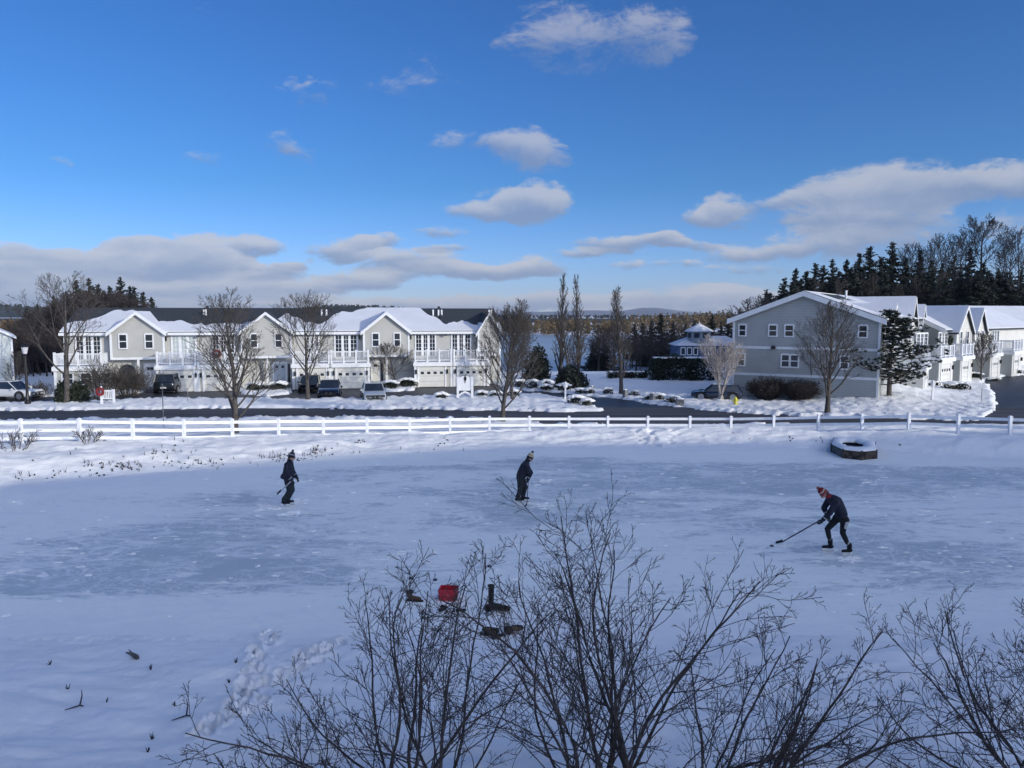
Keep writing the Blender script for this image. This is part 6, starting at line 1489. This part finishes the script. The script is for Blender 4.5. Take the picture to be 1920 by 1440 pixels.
# ------------------------------------------------------------------ the leafless bushes at the near shore
m_bush = mat('bush_bark', (.062, .050, .046), .85, .35, 12)
BS = [(9, .42, .62, 6, .10, .035), (6, .45, .62, 4, .12, .03), (2, .5, .6, 3, .13, .02)]
def near_bush(x, y, stems, label, seed):
    """stems: (base dx, base dy, direction x, y, z, length, radius)"""
    g = random.Random(seed); z = gz(x, y); T = Twigs(); SP_MIN[0] = .0028
    o = empty('leafless_bush', (x, y, z), label, 'bush')
    K = Twigs()
    for (bx, by, dx, dy, dz, L, r) in stems:
        d = norm((dx, dy, dz)); b = branch(g, (bx, by, -.2), d, L, 14, .09, .014); n = len(b)
        K.tube(b, [r*(1-.86*(i/(n-1))**.8)+.0025 for i in range(n)], 7)
        az = g.uniform(0, 6.28); nch = int(L*4.8)
        for c in range(nch):
            t = .14+.84*(c+g.uniform(0, .9))/nch; t = min(t, .985); q = t*(n-1); i = int(q); f = q-i; i2 = min(i+1, n-1)
            p = tuple(b[i][j]*(1-f)+b[i2][j]*f for j in range(3)); dd = norm(tuple(b[i2][j]-b[max(i2-1, 0)][j] for j in range(3))); az += 2.4+g.uniform(-.6, .6)
            l2 = L*.38*(1.1-.72*t)*g.uniform(.55, 1.45)+.08; rr = max(r*(1-.86*t**.8)*.5, .0035)
            ch = branch(g, p, side_dir(g, dd, g.uniform(.45, .95), az), l2, 7, .12, .035)
            ramify(g, T, ch, rr, .0032, 0, BS2, l2)
    K.mb().build('stem', m_bush, o, smooth=True, recalc=False); T.mb().build('twigs', m_bush, o, smooth=True, recalc=False)
    return o
BS2 = [(4, .52, .6, 6, .14, .035), (3, .55, .6, 4, .15, .025), (1, .6, .5, 3, .12, .02)]
g = random.Random(31)
def fan(n, Lm, x0, x1, spread=.5, back=.0, r=.02, seed=0, w=.35):
    gg = random.Random(seed); out = []
    for k in range(n):
        t = (k+.5)/n; dx = x0+(x1-x0)*t+gg.gauss(0, .06)
        out.append((gg.uniform(-w, w), gg.uniform(-w*.6, w*.6), dx, back+gg.gauss(0, spread*.4), 1, Lm*gg.uniform(.75, 1.08), r*gg.uniform(.7, 1.25)))
    return out
def bp(px, Y): return (px-960)/F*(Y*cp+5.2*sp)
near_bush(bp(800, 7.9), 7.9, fan(10, 2.7, -.55, .45, seed=1, r=.021)+[(-.1, 0, -1.35, .15, .62, 2.3, .022), (-.2, 0, -1.5, -.1, .38, 2.0, .02), (-.1, .1, -1.0, .3, .75, 2.1, .018), (.1, 0, .9, .1, .8, 1.8, .016)], 'leafless bush at the near shore, left of the big central one, before the crate', 1)
near_bush(bp(1130, 7.8), 7.8, fan(11, 3.2, -.36, .38, seed=2, r=.024)+[(.1, 0, .75, .1, 1, 2.9, .024), (.2, 0, 1.1, .1, .9, 2.7, .022), (-.2, 0, -.62, .1, 1, 2.6, .02)], 'tallest and densest leafless bush at the near shore, bottom centre', 2)
near_bush(bp(1330, 7.6), 7.6, fan(6, 2.2, .1, .85, seed=3, r=.022)+[(.1, 0, 1.7, .3, .55, 2.8, .026), (.2, 0, 2.2, .1, .4, 2.4, .022), (.1, .1, 1.35, .5, .75, 2.3, .022), (.2, 0, 2.6, .2, .85, 3.0, .024), (0, 0, -.3, .2, 1, 2.0, .018)], 'leafless bush with long low branches reaching right at the near shore', 3)
near_bush(bp(1990, 8.0), 8.0, fan(9, 2.5, -.6, .3, seed=4, r=.022)+[(-.1, 0, -1.7, .2, .75, 2.2, .022), (-.1, 0, -1.5, .1, 1.1, 2.4, .02), (-.2, 0, -1.9, -.2, .25, 1.8, .024), (0, 0, -1.2, .2, 1.25, 2.7, .02)], 'leafless bush leaning in from the right edge at the near shore', 4)
near_bush(bp(560, 7.4), 7.4, fan(5, 1.5, -.9, .5, seed=5, r=.014), 'low leafless bush in the bottom left corner of the near bushes', 5)
